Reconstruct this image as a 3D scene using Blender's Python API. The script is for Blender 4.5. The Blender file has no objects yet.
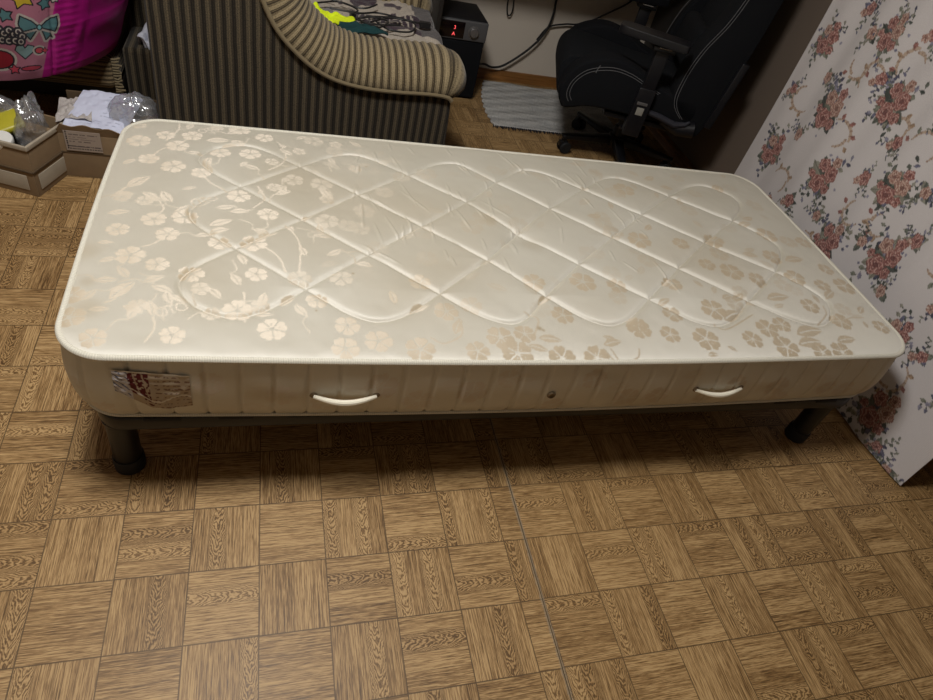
import bpy, math, random
import numpy as np
from mathutils import Vector, Matrix
random.seed(7); rng = np.random.default_rng(7)
scene = bpy.context.scene
COL = scene.collection
PI = math.pi

# ------------------------------------------------------------------ helpers
def link(o, parent=None):
    COL.objects.link(o)
    if parent is not None: o.parent = parent
    return o

def thing(name, label, cat, loc=(0, 0, 0), rz=0.0, group=None):
    o = bpy.data.objects.new(name, None); o.empty_display_size = .05
    o.location = loc; o.rotation_euler = (0, 0, rz)
    o['label'] = label; o['category'] = cat
    if group: o['group'] = group
    return link(o)

def tag(o, label, cat, group=None, kind=None):
    o['label'] = label; o['category'] = cat
    if group: o['group'] = group
    if kind: o['kind'] = kind
    return o

class MB:
    """collects shapes for ONE mesh object"""
    def __init__(s): s.v = []; s.f = []; s.uv = {}
    def add(s, vs, fs):
        b = len(s.v); s.v += [tuple(map(float, p)) for p in vs]; s.f += [tuple(b + i for i in f) for f in fs]; return b
    def box(s, x0, x1, y0, y1, z0, z1, M=None):
        vs = [(x, y, z) for x in (x0, x1) for y in (y0, y1) for z in (z0, z1)]
        if M is not None: vs = [M @ Vector(p) for p in vs]
        s.add(vs, [(0, 1, 3, 2), (4, 6, 7, 5), (0, 4, 5, 1), (2, 3, 7, 6), (0, 2, 6, 4), (1, 5, 7, 3)]); return s
    def tube(s, pts, r, n=10, caps=True, closed=False):
        pts = [Vector(p) for p in pts]; m = len(pts)
        rad = r if hasattr(r, '__len__') else [r] * m
        rings = []; prev = None
        for i, p in enumerate(pts):
            if closed: t = (pts[(i + 1) % m] - pts[i - 1])
            else: t = pts[min(i + 1, m - 1)] - pts[max(i - 1, 0)]
            if t.length < 1e-9: t = Vector((0, 0, 1))
            t.normalize()
            if prev is None:
                a = Vector((0, 0, 1)) if abs(t.z) < .9 else Vector((1, 0, 0)); u = t.cross(a).normalized()
            else:
                u = (prev - t * prev.dot(t)).normalized()
            prev = u; w = t.cross(u)
            rings.append([p + (u * math.cos(2 * PI * k / n) + w * math.sin(2 * PI * k / n)) * rad[i] for k in range(n)])
        b = len(s.v)
        for rg in rings: s.v += [tuple(q) for q in rg]
        last = m if closed else m - 1
        for i in range(last):
            j = (i + 1) % m
            for k in range(n):
                s.f.append((b + i * n + k, b + i * n + (k + 1) % n, b + j * n + (k + 1) % n, b + j * n + k))
        if caps and not closed:
            s.f.append(tuple(b + k for k in range(n))[::-1]); s.f.append(tuple(b + (m - 1) * n + k for k in range(n)))
        return s
    def lathe(s, prof, n=32, c=(0, 0, 0), axis='z'):
        b = len(s.v); m = len(prof)
        for r, h in prof:
            for k in range(n):
                a = 2 * PI * k / n; p = (r * math.cos(a), r * math.sin(a), h)
                if axis == 'y': p = (p[0], -p[2], p[1])
                if axis == 'x': p = (p[2], p[0], p[1])
                s.v.append((p[0] + c[0], p[1] + c[1], p[2] + c[2]))
        for i in range(m - 1):
            for k in range(n):
                s.f.append((b + i * n + k, b + i * n + (k + 1) % n, b + (i + 1) * n + (k + 1) % n, b + (i + 1) * n + k))
        s.f.append(tuple(b + k for k in range(n))[::-1]); s.f.append(tuple(b + (m - 1) * n + k for k in range(n)))
        return s
    def prism(s, poly, axis, a, c):
        """poly of (p,q); axis 'y': (p,a..c,q), axis 'x': (a..c,p,q), axis 'z': (p,q,a..c)"""
        n = len(poly)
        def P(p, q, t): return {'y': (p, t, q), 'x': (t, p, q), 'z': (p, q, t)}[axis]
        b = len(s.v)
        s.v += [P(p, q, a) for p, q in poly] + [P(p, q, c) for p, q in poly]
        s.f.append(tuple(b + i for i in range(n))); s.f.append(tuple(b + n + i for i in range(n))[::-1])
        for i in range(n):
            j = (i + 1) % n; s.f.append((b + i, b + n + i, b + n + j, b + j))
        return s
    def build(s, name, mat, parent=None, bevel=0, seg=3, smooth=35, sub=0, label=None):
        me = bpy.data.meshes.new(name); me.from_pydata(s.v, [], s.f); me.update()
        import bmesh
        bm = bmesh.new(); bm.from_mesh(me); bmesh.ops.recalc_face_normals(bm, faces=bm.faces); bm.to_mesh(me); bm.free()
        me.materials.append(mat)
        o = bpy.data.objects.new(name, me); link(o, parent)
        me.shade_smooth()
        if bevel:
            md = o.modifiers.new('b', 'BEVEL'); md.width = bevel; md.segments = seg; md.limit_method = 'ANGLE'; md.angle_limit = math.radians(30)
            md.harden_normals = False
        if sub:
            md = o.modifiers.new('s', 'SUBSURF'); md.levels = sub; md.render_levels = sub
        if not bevel and not sub: me.set_sharp_from_angle(angle=math.radians(smooth))
        if label: o['label'] = label
        return o

def grid_obj(name, P, mat, parent=None, attrs=None, uv=None, closed_u=False, flip=False, mats=None, color=None):
    """P: (nu, nv, 3) array -> one smooth mesh; attrs: dict name -> (nu,nv) floats; color: (nu,nv,3)"""
    nu, nv = P.shape[:2]
    me = bpy.data.meshes.new(name)
    me.vertices.add(nu * nv); me.vertices.foreach_set('co', P.reshape(-1, 3).astype(np.float32).ravel())
    iu = np.arange(nu if closed_u else nu - 1)[:, None]; iv = np.arange(nv - 1)[None, :]
    ju = (iu + 1) % nu
    a = iu * nv + iv; b = ju * nv + iv; c = ju * nv + iv + 1; d = iu * nv + iv + 1
    F = np.stack([a, b, c, d] if not flip else [a, d, c, b], -1).reshape(-1, 4)
    nf = len(F)
    me.loops.add(nf * 4); me.loops.foreach_set('vertex_index', F.ravel().astype(np.int32))
    me.polygons.add(nf); me.polygons.foreach_set('loop_start', (np.arange(nf) * 4).astype(np.int32))
    me.polygons.foreach_set('loop_total', np.full(nf, 4, np.int32))
    me.update(calc_edges=True)
    if uv is not None:
        l = me.uv_layers.new(name='UVMap'); U = uv.reshape(-1, 2)[F.ravel()]
        l.data.foreach_set('uv', U.astype(np.float32).ravel())
    for k, A in (attrs or {}).items():
        at = me.attributes.new(k, 'FLOAT', 'POINT'); at.data.foreach_set('value', A.astype(np.float32).ravel())
    if color is not None:
        at = me.attributes.new('pattern_colour', 'FLOAT_COLOR', 'POINT')
        C4 = np.concatenate([color.reshape(-1, 3), np.ones((nu * nv, 1))], 1); at.data.foreach_set('color', C4.astype(np.float32).ravel())
    me.materials.append(mat)
    me.validate(); me.shade_smooth()
    o = bpy.data.objects.new(name, me)
    return link(o, parent)

def catmull(pts, n=12, closed=False):
    P = [np.array(p, float) for p in pts]; out = []
    m = len(P)
    for i in range(m if closed else m - 1):
        if closed: p0, p1, p2, p3 = P[i - 1], P[i], P[(i + 1) % m], P[(i + 2) % m]
        else: p0, p1, p2, p3 = P[max(i - 1, 0)], P[i], P[i + 1], P[min(i + 2, m - 1)]
        for k in range(n):
            t = k / n
            out.append(.5 * ((2 * p1) + (-p0 + p2) * t + (2 * p0 - 5 * p1 + 4 * p2 - p3) * t * t + (-p0 + 3 * p1 - 3 * p2 + p3) * t ** 3))
    if not closed: out.append(P[-1])
    return out

def srgb(r, g, b):
    f = lambda c: (c / 255 / 12.92) if c / 255 <= .04045 else ((c / 255 + .055) / 1.055) ** 2.4
    return (f(r), f(g), f(b))

# ------------------------------------------------------------------ materials
class NT:
    def __init__(s, name):
        s.m = bpy.data.materials.new(name); s.m.use_nodes = True; s.t = s.m.node_tree; s.t.nodes.clear()
        s.out = s.t.nodes.new('ShaderNodeOutputMaterial')
    def n(s, typ, **kw):
        nd = s.t.nodes.new(typ)
        for k, v in kw.items(): setattr(nd, k, v)
        return nd
    def l(s, a, b): s.t.links.new(a, b)
    def val(s, x, sock):
        if isinstance(x, (int, float)): sock.default_value = x
        elif isinstance(x, tuple):
            sock.default_value = (*x, 1) if len(x) == 3 and len(sock.default_value) == 4 else x
        else: s.l(x, sock)
    def math(s, op, a, b=0.0, c=0.0, clamp=False):
        nd = s.n('ShaderNodeMath', operation=op); nd.use_clamp = clamp
        for x, k in ((a, 0), (b, 1), (c, 2)): s.val(x, nd.inputs[k])
        return nd.outputs[0]
    def mix(s, f, a, b, mode='MIX'):
        nd = s.n('ShaderNodeMix', data_type='RGBA', blend_type=mode)
        s.val(f, nd.inputs[0]); s.val(a, nd.inputs[6]); s.val(b, nd.inputs[7]); return nd.outputs[2]
    def mixf(s, f, a, b):
        nd = s.n('ShaderNodeMix', data_type='FLOAT'); s.val(f, nd.inputs[0]); s.val(a, nd.inputs[2]); s.val(b, nd.inputs[3]); return nd.outputs[0]
    def noise(s, vec=None, scale=5, detail=2, rough=.5, dist=0.0):
        nd = s.n('ShaderNodeTexNoise'); nd.inputs['Scale'].default_value = scale; nd.inputs['Detail'].default_value = detail
        nd.inputs['Roughness'].default_value = rough; nd.inputs['Distortion'].default_value = dist
        if vec is not None: s.l(vec, nd.inputs['Vector'])
        return nd.outputs[0]
    def comb(s, x, y, z=0.0):
        nd = s.n('ShaderNodeCombineXYZ')
        for v, k in ((x, 0), (y, 1), (z, 2)): s.val(v, nd.inputs[k])
        return nd.outputs[0]
    def ramp(s, f, stops):
        nd = s.n('ShaderNodeValToRGB'); s.val(f, nd.inputs[0]); e = nd.color_ramp.elements
        while len(e) < len(stops): e.new(.5)
        for k, (p, c) in enumerate(stops): e[k].position = p; e[k].color = (*c, 1)
        return nd.outputs[0]
    def coord(s, which='Object'):
        return s.n('ShaderNodeTexCoord').outputs[which]
    def sep(s, v):
        nd = s.n('ShaderNodeSeparateXYZ'); s.l(v, nd.inputs[0]); return nd.outputs
    def attr(s, name, out='Fac'):
        nd = s.n('ShaderNodeAttribute', attribute_name=name); return nd.outputs[out]
    def bump(s, h, strength=.3, dist=.002):
        nd = s.n('ShaderNodeBump'); nd.inputs['Strength'].default_value = strength; nd.inputs['Distance'].default_value = dist
        s.l(h, nd.inputs['Height']); return nd.outputs[0]
    def bsdf(s, color, rough=.6, spec=.5, normal=None, metal=0.0, **kw):
        p = s.n('ShaderNodeBsdfPrincipled'); s.val(color, p.inputs['Base Color']); s.val(rough, p.inputs['Roughness'])
        p.inputs['Specular IOR Level'].default_value = spec; p.inputs['Metallic'].default_value = metal
        if normal is not None: s.l(normal, p.inputs['Normal'])
        for k, v in kw.items(): s.val(v, p.inputs[k.replace('_', ' ')])
        s.l(p.outputs[0], s.out.inputs[0]); s.p = p
        return s.m

def simple(name, c, rough=.6, spec=.5, nz=.12, scale=40, bump=0.0, metal=0.0):
    t = NT(name); co = t.coord()
    f = t.noise(co, scale, 3)
    dark = tuple(x * (1 - nz) for x in c); lite = tuple(min(1, x * (1 + nz)) for x in c)
    col = t.mix(f, dark, lite)
    nrm = t.bump(t.noise(co, scale * 6, 2), bump, .001) if bump else None
    return t.bsdf(col, rough, spec, nrm, metal)

# --- vinyl parquet floor: squares of four planks, two sheets with a seam
def floor_mat():
    t = NT('parquet_vinyl'); co = t.coord(); X_, Y_, _ = t.sep(co)
    dx = t.math('SUBTRACT', X_, .3471); dy = t.math('SUBTRACT', Y_, -.1192)
    a = t.math('ADD', dx, t.math('MULTIPLY', dy, .00939)); b = t.math('SUBTRACT', dy, t.math('MULTIPLY', dx, .00939))
    X = t.math('DIVIDE', a, .12835); Y = t.math('DIVIDE', b, -.1380)
    right = t.math('GREATER_THAN', X_, .912)
    X = t.math('SUBTRACT', X, t.math('MULTIPLY', right, 5.405 - 1)) # -4.405: shifts parity by one sheet
    Y = t.math('ADD', Y, t.math('MULTIPLY', right, .0116))
    i = t.math('FLOOR', X); j = t.math('FLOOR', Y); fx = t.math('FRACT', X); fy = t.math('FRACT', Y)
    par = t.math('FLOORED_MODULO', t.math('ADD', i, j), 2.0)   # 1 = grain runs away from the camera
    par = t.math('GREATER_THAN', par, .5)
    al = t.mixf(par, fx, fy); ac = t.mixf(par, fy, fx)
    rnd0 = t.n('ShaderNodeTexWhiteNoise', noise_dimensions='3D'); t.l(t.comb(i, j, 3.3), rnd0.inputs['Vector'])
    pl_ = t.math('MULTIPLY', ac, 4.0); pk = t.math('FLOOR', pl_); pf = t.math('FRACT', pl_)
    wn = t.n('ShaderNodeTexWhiteNoise', noise_dimensions='3D')
    t.l(t.comb(t.math('ADD', i, t.math('MULTIPLY', right, 40)), j, pk), wn.inputs['Vector'])
    r = wn.outputs['Value']; rc = wn.outputs['Color']; r2 = t.sep(rc)[1]; r3 = t.sep(rc)[0]
    off = t.math('MULTIPLY', r, 57.0)
    # straight grain: noise stretched along the plank
    g1 = t.noise(t.comb(t.math('ADD', t.math('MULTIPLY', al, 1.7), off), t.math('ADD', t.math('MULTIPLY', ac, 56), off)), 1.0, 3, .62, .9)
    g2 = t.noise(t.comb(t.math('ADD', t.math('MULTIPLY', al, 6), off), t.math('ADD', t.math('MULTIPLY', ac, 110), off)), 1.0, 2, .6, .4)
    # cathedral grain: nested parabolas with wobble
    wob = t.noise(t.comb(t.math('ADD', t.math('MULTIPLY', al, 7), off), t.math('MULTIPLY', ac, 14)), 1.0, 3)
    pc = t.math('SUBTRACT', pf, t.math('ADD', .35, t.math('MULTIPLY', r3, .3)))
    ph = t.math('ADD', t.math('MULTIPLY', al, 6.0), t.math('MULTIPLY', t.math('MULTIPLY', pc, pc), 9.0))
    ph = t.math('ADD', ph, t.math('MULTIPLY', wob, 2.4))
    cath = t.math('ADD', .5, t.math('MULTIPLY', t.math('SINE', t.math('MULTIPLY', ph, 10.0)), .5))
    cath = t.math('POWER', cath, .7)
    isc = t.math('GREATER_THAN', r2, .70)
    grain = t.math('ADD', t.math('MULTIPLY', g1, .62), t.math('MULTIPLY', g2, .38))
    cg = t.math('ADD', t.math('MULTIPLY', cath, .19), t.math('ADD', .375, t.math('MULTIPLY', t.math('SUBTRACT', g2, .5), .25)))
    grain = t.mixf(isc, grain, cg)
    grain = t.math('ADD', grain, t.math('MULTIPLY', t.math('SUBTRACT', r, .5), .07))
    col = t.ramp(grain, [(.36, srgb(64, 44, 22)), (.43, srgb(106, 79, 47)), (.50, srgb(142, 112, 73)), (.58, srgb(178, 148, 104))])
    # joints
    def near(v, w): return t.math('ADD', t.math('LESS_THAN', v, w), t.math('GREATER_THAN', v, 1 - w), clamp=True)
    jt = t.math('MAXIMUM', near(fx, .009), near(fy, .009))
    jp = near(pf, .030)
    col = t.mix(t.math('MULTIPLY', jp, .38), col, srgb(88, 64, 38)); col = t.mix(t.math('MULTIPLY', jt, .78), col, srgb(52, 37, 22))
    # seam between the two sheets, worn grey
    sd = t.math('ABSOLUTE', t.math('SUBTRACT', X_, .912))
    sn = t.noise(co, 60, 3)
    sm = t.math('LESS_THAN', sd, t.math('MULTIPLY', sn, .008)); col = t.mix(t.math('MULTIPLY', sm, .55), col, srgb(128, 122, 110))
    col = t.mix(t.math('LESS_THAN', sd, .0010), col, srgb(40, 32, 24))
    big = t.noise(co, 1.3, 2); col = t.mix(t.math('MULTIPLY', t.math('SUBTRACT', big, .35, clamp=True), .5), col, srgb(150, 118, 74))
    rg = t.math('ADD', .36, t.math('MULTIPLY', grain, .22))
    return t.bsdf(col, rg, .28, t.bump(grain, .12, .001))

def wall_mat(name, c):
    t = NT(name); co = t.coord(); f = t.noise(co, 3, 4); g = t.noise(co, 120, 2)
    col = t.mix(f, tuple(x * .93 for x in c), c)
    return t.bsdf(col, .85, .2, t.bump(g, .25, .002))

def wood_mat(name, dark, lite, sx=2., sy=30., rough=.45, axis=0):
    t = NT(name); co = t.coord(); s = t.sep(co)
    a, b = (s[0], s[1]) if axis == 0 else (s[1], s[0])
    v = t.comb(t.math('MULTIPLY', a, sx), t.math('MULTIPLY', b, sy), t.math('MULTIPLY', s[2], sy))
    g = t.noise(v, 1.5, 5, .6, .8)
    return t.bsdf(t.mix(t.math('MULTIPLY_ADD', g, 2.0, -.5, clamp=True), dark, lite), rough, .4, t.bump(g, .15, .001))

def corduroy(name, dark, lite, per, uvdir=0, contrast=1.0, thr=.45):
    """ribs across UV u (metres) with period per"""
    t = NT(name); uv = t.coord('UV'); s = t.sep(uv); u = s[uvdir]; v = s[1 - uvdir]
    w = t.noise(t.comb(t.math('MULTIPLY', u, 3), t.math('MULTIPLY', v, 12)), 1.0, 2)
    uu = t.math('ADD', u, t.math('MULTIPLY', t.math('SUBTRACT', w, .5), .004))
    ph = t.math('MULTIPLY', uu, 2 * PI / per)
    s1 = t.math('MULTIPLY_ADD', t.math('SINE', ph), .5, .5)
    s2 = t.math('MULTIPLY_ADD', t.math('SINE', t.math('MULTIPLY', ph, 4.0)), .5, .5)   # fine cords
    tw = t.noise(t.comb(t.math('MULTIPLY', u, 420), t.math('MULTIPLY', v, 260)), 1.0, 2, .7)
    f = t.math('ADD', t.math('MULTIPLY', s1, .68), t.math('MULTIPLY', s2, .32))
    f = t.math('MULTIPLY', f, t.math('ADD', -.25, t.math('MULTIPLY', tw, 2.4)))
    f = t.math('MULTIPLY', t.math('SUBTRACT', f, thr * .4), contrast * 1.4, clamp=True)
    col = t.mix(f, dark, lite)
    h = t.math('ADD', t.math('MULTIPLY', s1, .6), t.math('MULTIPLY', tw, .5))
    return t.bsdf(col, .95, .1, t.bump(h, .7, .004), Sheen_Weight=.15)

def colour_attr_mat(name, rough=.85, spec=.2, weave=900, bumpk=.2, sheen=0.0):
    t = NT(name); c = t.attr('pattern_colour', 'Color'); uv = t.coord('UV'); s = t.sep(uv)
    wv = t.math('ADD', t.math('SINE', t.math('MULTIPLY', s[0], weave)), t.math('SINE', t.math('MULTIPLY', s[1], weave)))
    n = t.noise(t.coord(), 250, 2)
    c = t.mix(t.math('MULTIPLY', n, .10), c, (.0, .0, .0))
    return t.bsdf(c, rough, spec, t.bump(t.math('ADD', wv, n), bumpk, .0006), Sheen_Weight=sheen)

def damask(name):
    """satin ground with woven flowers: ground threads run one way, flower threads the other, so each
       shines in its own direction"""
    t = NT(name); pat = t.attr('flower'); st = t.attr('stain'); uv = t.coord('UV'); s = t.sep(uv)
    fine = t.noise(t.comb(t.math('MULTIPLY', s[0], 1500), t.math('MULTIPLY', s[1], 300)), 1.0, 2, .6)
    big = t.noise(uv, 6, 3)
    ground = t.mix(big, srgb(186, 181, 165), srgb(198, 193, 179))
    flower = t.mix(fine, srgb(181, 165, 138), srgb(193, 178, 152))
    col = t.mix(pat, ground, flower)
    col = t.mix(st, col, srgb(158, 138, 98))
    h = t.math('ADD', t.math('MULTIPLY', fine, .7), t.math('MULTIPLY', pat, .8))
    nrm = t.bump(h, .22, .0006)
    dif = t.n('ShaderNodeBsdfDiffuse'); t.l(col, dif.inputs[0]); t.l(nrm, dif.inputs['Normal'])
    tan = t.n('ShaderNodeTangent', direction_type='UV_MAP'); tan.uv_map = 'UVMap'
    sh = []
    for rot in (.25, 0.0):
        g = t.n('ShaderNodeBsdfAnisotropic'); g.distribution = 'GGX'
        g.inputs['Color'].default_value = (1.0, .985, .96, 1)
        g.inputs['Roughness'].default_value = .70; g.inputs['Anisotropy'].default_value = .38; g.inputs['Rotation'].default_value = rot
        t.l(tan.outputs[0], g.inputs['Tangent']); t.l(nrm, g.inputs['Normal']); sh.append(g.outputs[0])
    mg = t.n('ShaderNodeMixShader'); t.l(pat, mg.inputs[0]); t.l(sh[0], mg.inputs[1]); t.l(sh[1], mg.inputs[2])
    mx = t.n('ShaderNodeMixShader'); mx.inputs[0].default_value = .29
    t.l(dif.outputs[0], mx.inputs[1]); t.l(mg.outputs[0], mx.inputs[2]); t.l(mx.outputs[0], t.out.inputs[0])
    return t.m

def cord_mat(name, c, per=.0045):
    t = NT(name); uv = t.coord('UV'); s = t.sep(uv)
    w = t.math('MULTIPLY_ADD', t.math('SINE', t.math('MULTIPLY', s[0], 2 * PI / per)), .5, .5)
    return t.bsdf(t.mix(w, tuple(x * .86 for x in c), c), .7, .3, t.bump(w, .35, .001))

def clear_plastic(name):
    t = NT(name); n = t.noise(t.coord(), 30, 3)
    tr = t.n('ShaderNodeBsdfTransparent'); tr.inputs[0].default_value = (.86, .87, .88, 1)
    g = t.n('ShaderNodeBsdfGlossy'); g.inputs['Color'].default_value = (.9, .92, .95, 1); g.inputs['Roughness'].default_value = .18
    t.l(t.bump(n, .6, .01), g.inputs['Normal'])
    d = t.n('ShaderNodeBsdfDiffuse'); d.inputs[0].default_value = (.55, .56, .58, 1)
    a = t.n('ShaderNodeMixShader'); a.inputs[0].default_value = .35; t.l(g.outputs[0], a.inputs[1]); t.l(d.outputs[0], a.inputs[2])
    b = t.n('ShaderNodeMixShader'); b.inputs[0].default_value = .42; t.l(tr.outputs[0], b.inputs[1]); t.l(a.outputs[0], b.inputs[2])
    t.l(b.outputs[0], t.out.inputs[0]); return t.m

def emit(name, c, k):
    t = NT(name); e = t.n('ShaderNodeEmission'); e.inputs[0].default_value = (*c, 1); e.inputs[1].default_value = k
    t.l(e.outputs[0], t.out.inputs[0]); return t.m

M = dict(
    floor=floor_mat(), wall_br=wall_mat('brown_wall', srgb(104, 92, 82)), wall=wall_mat('painted_wall', srgb(205, 195, 182)), ceil=wall_mat('painted_ceiling', srgb(225, 222, 214)),
    base=wood_mat('baseboard_wood', srgb(92, 58, 26), srgb(150, 104, 55), 3, 40, .4),
    baseR=wood_mat('baseboard_wood_side', srgb(92, 58, 26), srgb(150, 104, 55), 3, 40, .4, 1),
    damask=damask('damask_satin'), piping=cord_mat('piping_cord', srgb(206, 202, 188)),
    cream=simple('cream_plastic', srgb(224, 218, 200), .35, .5, .05), brass=simple('vent_metal', srgb(120, 105, 84), .4, .5, .1, metal=.6),
    black=simple('black_powder_coat', (.006, .006, .007), .38, .4, .2), slat=wood_mat('slat_wood', srgb(150, 115, 70), srgb(200, 165, 115), 20, 2, .5),
    rubber=simple('black_rubber', (.010, .010, .011), .7, .3),
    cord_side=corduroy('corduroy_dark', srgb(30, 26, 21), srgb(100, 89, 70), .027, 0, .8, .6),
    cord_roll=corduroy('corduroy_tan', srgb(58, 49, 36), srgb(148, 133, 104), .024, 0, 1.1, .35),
    cord_sofa=corduroy('corduroy_seat', srgb(50, 40, 30), srgb(140, 122, 92), .016, 1, 1.2, .3),
    pvc=colour_attr_mat('printed_cloth', .5, .4, 0, .1), cloth=colour_attr_mat('curtain_cloth', .8, .25, 1500, .2, .1),
    blanket=colour_attr_mat('woven_blanket', .95, .1, 900, .5, .2), paper_c=colour_attr_mat('printed_paper', .7, .2, 0, .05),
    card=simple('cardboard', srgb(126, 106, 82), .9, .1, .12, 30, .2), card_lt=simple('worn_pale_card', srgb(156, 146, 130), .9, .1, .15, 25, .2),
    card_dk=simple('cardboard_inside', srgb(84, 70, 54), .9, .1, .2, 25, .2),
    paper=simple('white_paper', srgb(205, 208, 220), .8, .2, .05), plast=clear_plastic('clear_plastic_bag'),
    yellow=simple('yellow_packet', srgb(168, 160, 40), .4, .5, .15), white=simple('white_plastic', srgb(210, 210, 206), .4, .5, .05),
    neon=simple('fluorescent_cloth', srgb(214, 232, 36), .8, .2, .12, 50, .3), teal=simple('dark_teal_cloth', srgb(24, 56, 58), .85, .2, .2, 50, .3),
    wire=simple('black_cable', (.008, .008, .009), .45, .5), vinyl=simple('speaker_vinyl', (.010, .010, .012), .5, .4, .3, 60),
    panel=simple('grey_control_panel', srgb(82, 82, 84), .45, .5, .08), knob=simple('knob_metal', srgb(118, 116, 116), .35, .5, .05, metal=.5),
    glass=simple('display_window', (.006, .003, .004), .15, .5), red=emit('red_digits', (1.0, .10, .10), 1.2),
    fab=simple('black_seat_fabric', (.0045, .005, .0066), .9, .2, .25, 220, .3), fabc=simple('charcoal_seat_fabric', (.0058, .0066, .0085), .9, .22, .25, 220, .3),
    stitch=simple('grey_stitching', srgb(96, 96, 98), .8, .2), plastk=simple('black_plastic', (.008, .008, .010), .38, .35, .15),
    strap=simple('slate_strap', srgb(36, 36, 44), .6, .4), stick=simple('pale_sticker', srgb(140, 138, 130), .6, .3),
    chrome=simple('bright_metal', srgb(170, 170, 172), .25, .5, .05, metal=.9),
    desk=simple('dark_desk_board', (.02, .017, .015), .5, .4), lampw=simple('lamp_shell', srgb(230, 228, 220), .5, .3),
)
def rug_mat():
    t = NT('rag_rug'); co = t.coord(); s = t.sep(co)
    a = t.noise(t.comb(t.math('MULTIPLY', s[0], 140), t.math('MULTIPLY', s[1], 60)), 1.0, 3, .7)
    b = t.noise(co, 9, 3)
    r = t.math('MULTIPLY_ADD', t.math('SINE', t.math('MULTIPLY', s[1], 2 * PI / .009)), .5, .5)
    f = t.math('MULTIPLY', a, t.math('ADD', .5, t.math('MULTIPLY', r, .5)))
    c = t.mix(t.math('MULTIPLY', f, 1.5, clamp=True), srgb(112, 112, 112), srgb(214, 212, 208))
    c = t.mix(t.math('MULTIPLY', t.math('SUBTRACT', b, .5, clamp=True), .8), c, srgb(120, 130, 140))
    return t.bsdf(c, .95, .1, t.bump(t.math('ADD', a, r), .6, .003))
M['rug'] = rug_mat()

# ------------------------------------------------------------------ the room
WX0, WX1, WY0, WY1, H = -1.9, 2.26, -2.3, 2.36, 2.42
def struct(o): o['kind'] = 'structure'; return o
struct(MB().box(WX0 - .1, WX1 + .1, WY0 - .1, WY1 + .1, -.05, 0).build('floor', M['floor']))
struct(MB().box(WX0 - .1, WX1 + .1, WY0 - .1, WY1 + .1, H, H + .05).build('ceiling', M['ceil']))
struct(MB().box(WX0 - .1, WX1 + .1, WY1, WY1 + .1, 0, H).build('wall_back', M['wall']))
struct(MB().box(WX1, WX1 + .1, WY0 - .1, WY1, 0, H).build('wall_right', M['wall_br']))  # right wall gets a darker brown than the other walls
struct(MB().box(WX0 - .1, WX0, WY0 - .1, WY1, 0, H).build('wall_left', M['wall']))
struct(MB().box(WX0, WX1, WY0 - .1, WY0, 0, H).build('wall_front', M['wall']))
def skirt(name, x0, x1, y0, y1, mat):
    m = MB()
    if abs(x1 - x0) > abs(y1 - y0):
        m.prism([(y1, 0), (y1, .046), (y1 - .010, .046), (y1 - .014, .040), (y1 - .014, .020), (y1 - .022, .014), (y1 - .026, 0)], 'x', x0, x1)
    else:
        m.prism([(x1, 0), (x1, .050), (x1 - .010, .050), (x1 - .014, .044), (x1 - .014, .020), (x1 - .022, .014), (x1 - .026, 0)], 'y', y0, y1)
    return struct(m.build(name, mat))
b = MB().prism([(WY1, 0), (WY1, .046), (WY1 - .010, .046), (WY1 - .014, .040), (WY1 - .014, .020), (WY1 - .022, .014), (WY1 - .026, 0)], 'x', WX0, WX1 - .045)
struct(b.build('baseboard_back', M['base']))
b = MB().prism([(WX1, 0), (WX1, .032), (WX1 - .030, .032), (WX1 - .038, .026), (WX1 - .040, .014), (WX1 - .045, 0)], 'y', WY0, WY1)
struct(b.build('baseboard_right', M['baseR']))

# ------------------------------------------------------------------ mattress
BZ = .0635                       # the whole bed stands this much above the level its z values start from
Lm, Wm, R = 2.0, .90, .088
ZT, ZB = .3265, .150
def bow(x, y):
    """slight outward bow of the long front side and of the ends"""
    k = np.clip(1 - y / Wm, 0, 1) ** 3
    y2 = y - .021 * np.sin(PI * np.clip(x / Lm, 0, 1)) * k + .006 * np.sin(PI * np.clip(x / Lm, 0, 1)) * np.clip(y / Wm, 0, 1) ** 3
    x2 = x + .007 * np.sin(PI * np.clip(y / Wm, 0, 1)) * (np.clip(x / Lm, 0, 1) ** 6) - .008 * np.sin(PI * np.clip(y / Wm, 0, 1)) * np.clip(1 - x / Lm, 0, 1) ** 6
    return x2, y2
def outline(n_arc=24, step=.01, r=R, inset=0.0):
    pts = []
    def seg(p, q):
        n = max(2, int(math.hypot(q[0] - p[0], q[1] - p[1]) / step))
        for k in range(n): t = k / n; pts.append((p[0] + (q[0] - p[0]) * t, p[1] + (q[1] - p[1]) * t))
    def arc(cx, cy, a0):
        for k in range(n_arc): a = a0 + PI / 2 * k / n_arc; pts.append((cx + r * math.cos(a), cy + r * math.sin(a)))
    seg((r, 0), (Lm - r, 0)); arc(Lm - r, r, -PI / 2); seg((Lm, r), (Lm, Wm - r)); arc(Lm - r, Wm - r, 0)
    seg((Lm - r, Wm), (r, Wm)); arc(r, Wm - r, PI / 2); seg((0, Wm - r), (0, r)); arc(r, r, PI)
    return np.array(pts)
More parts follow.
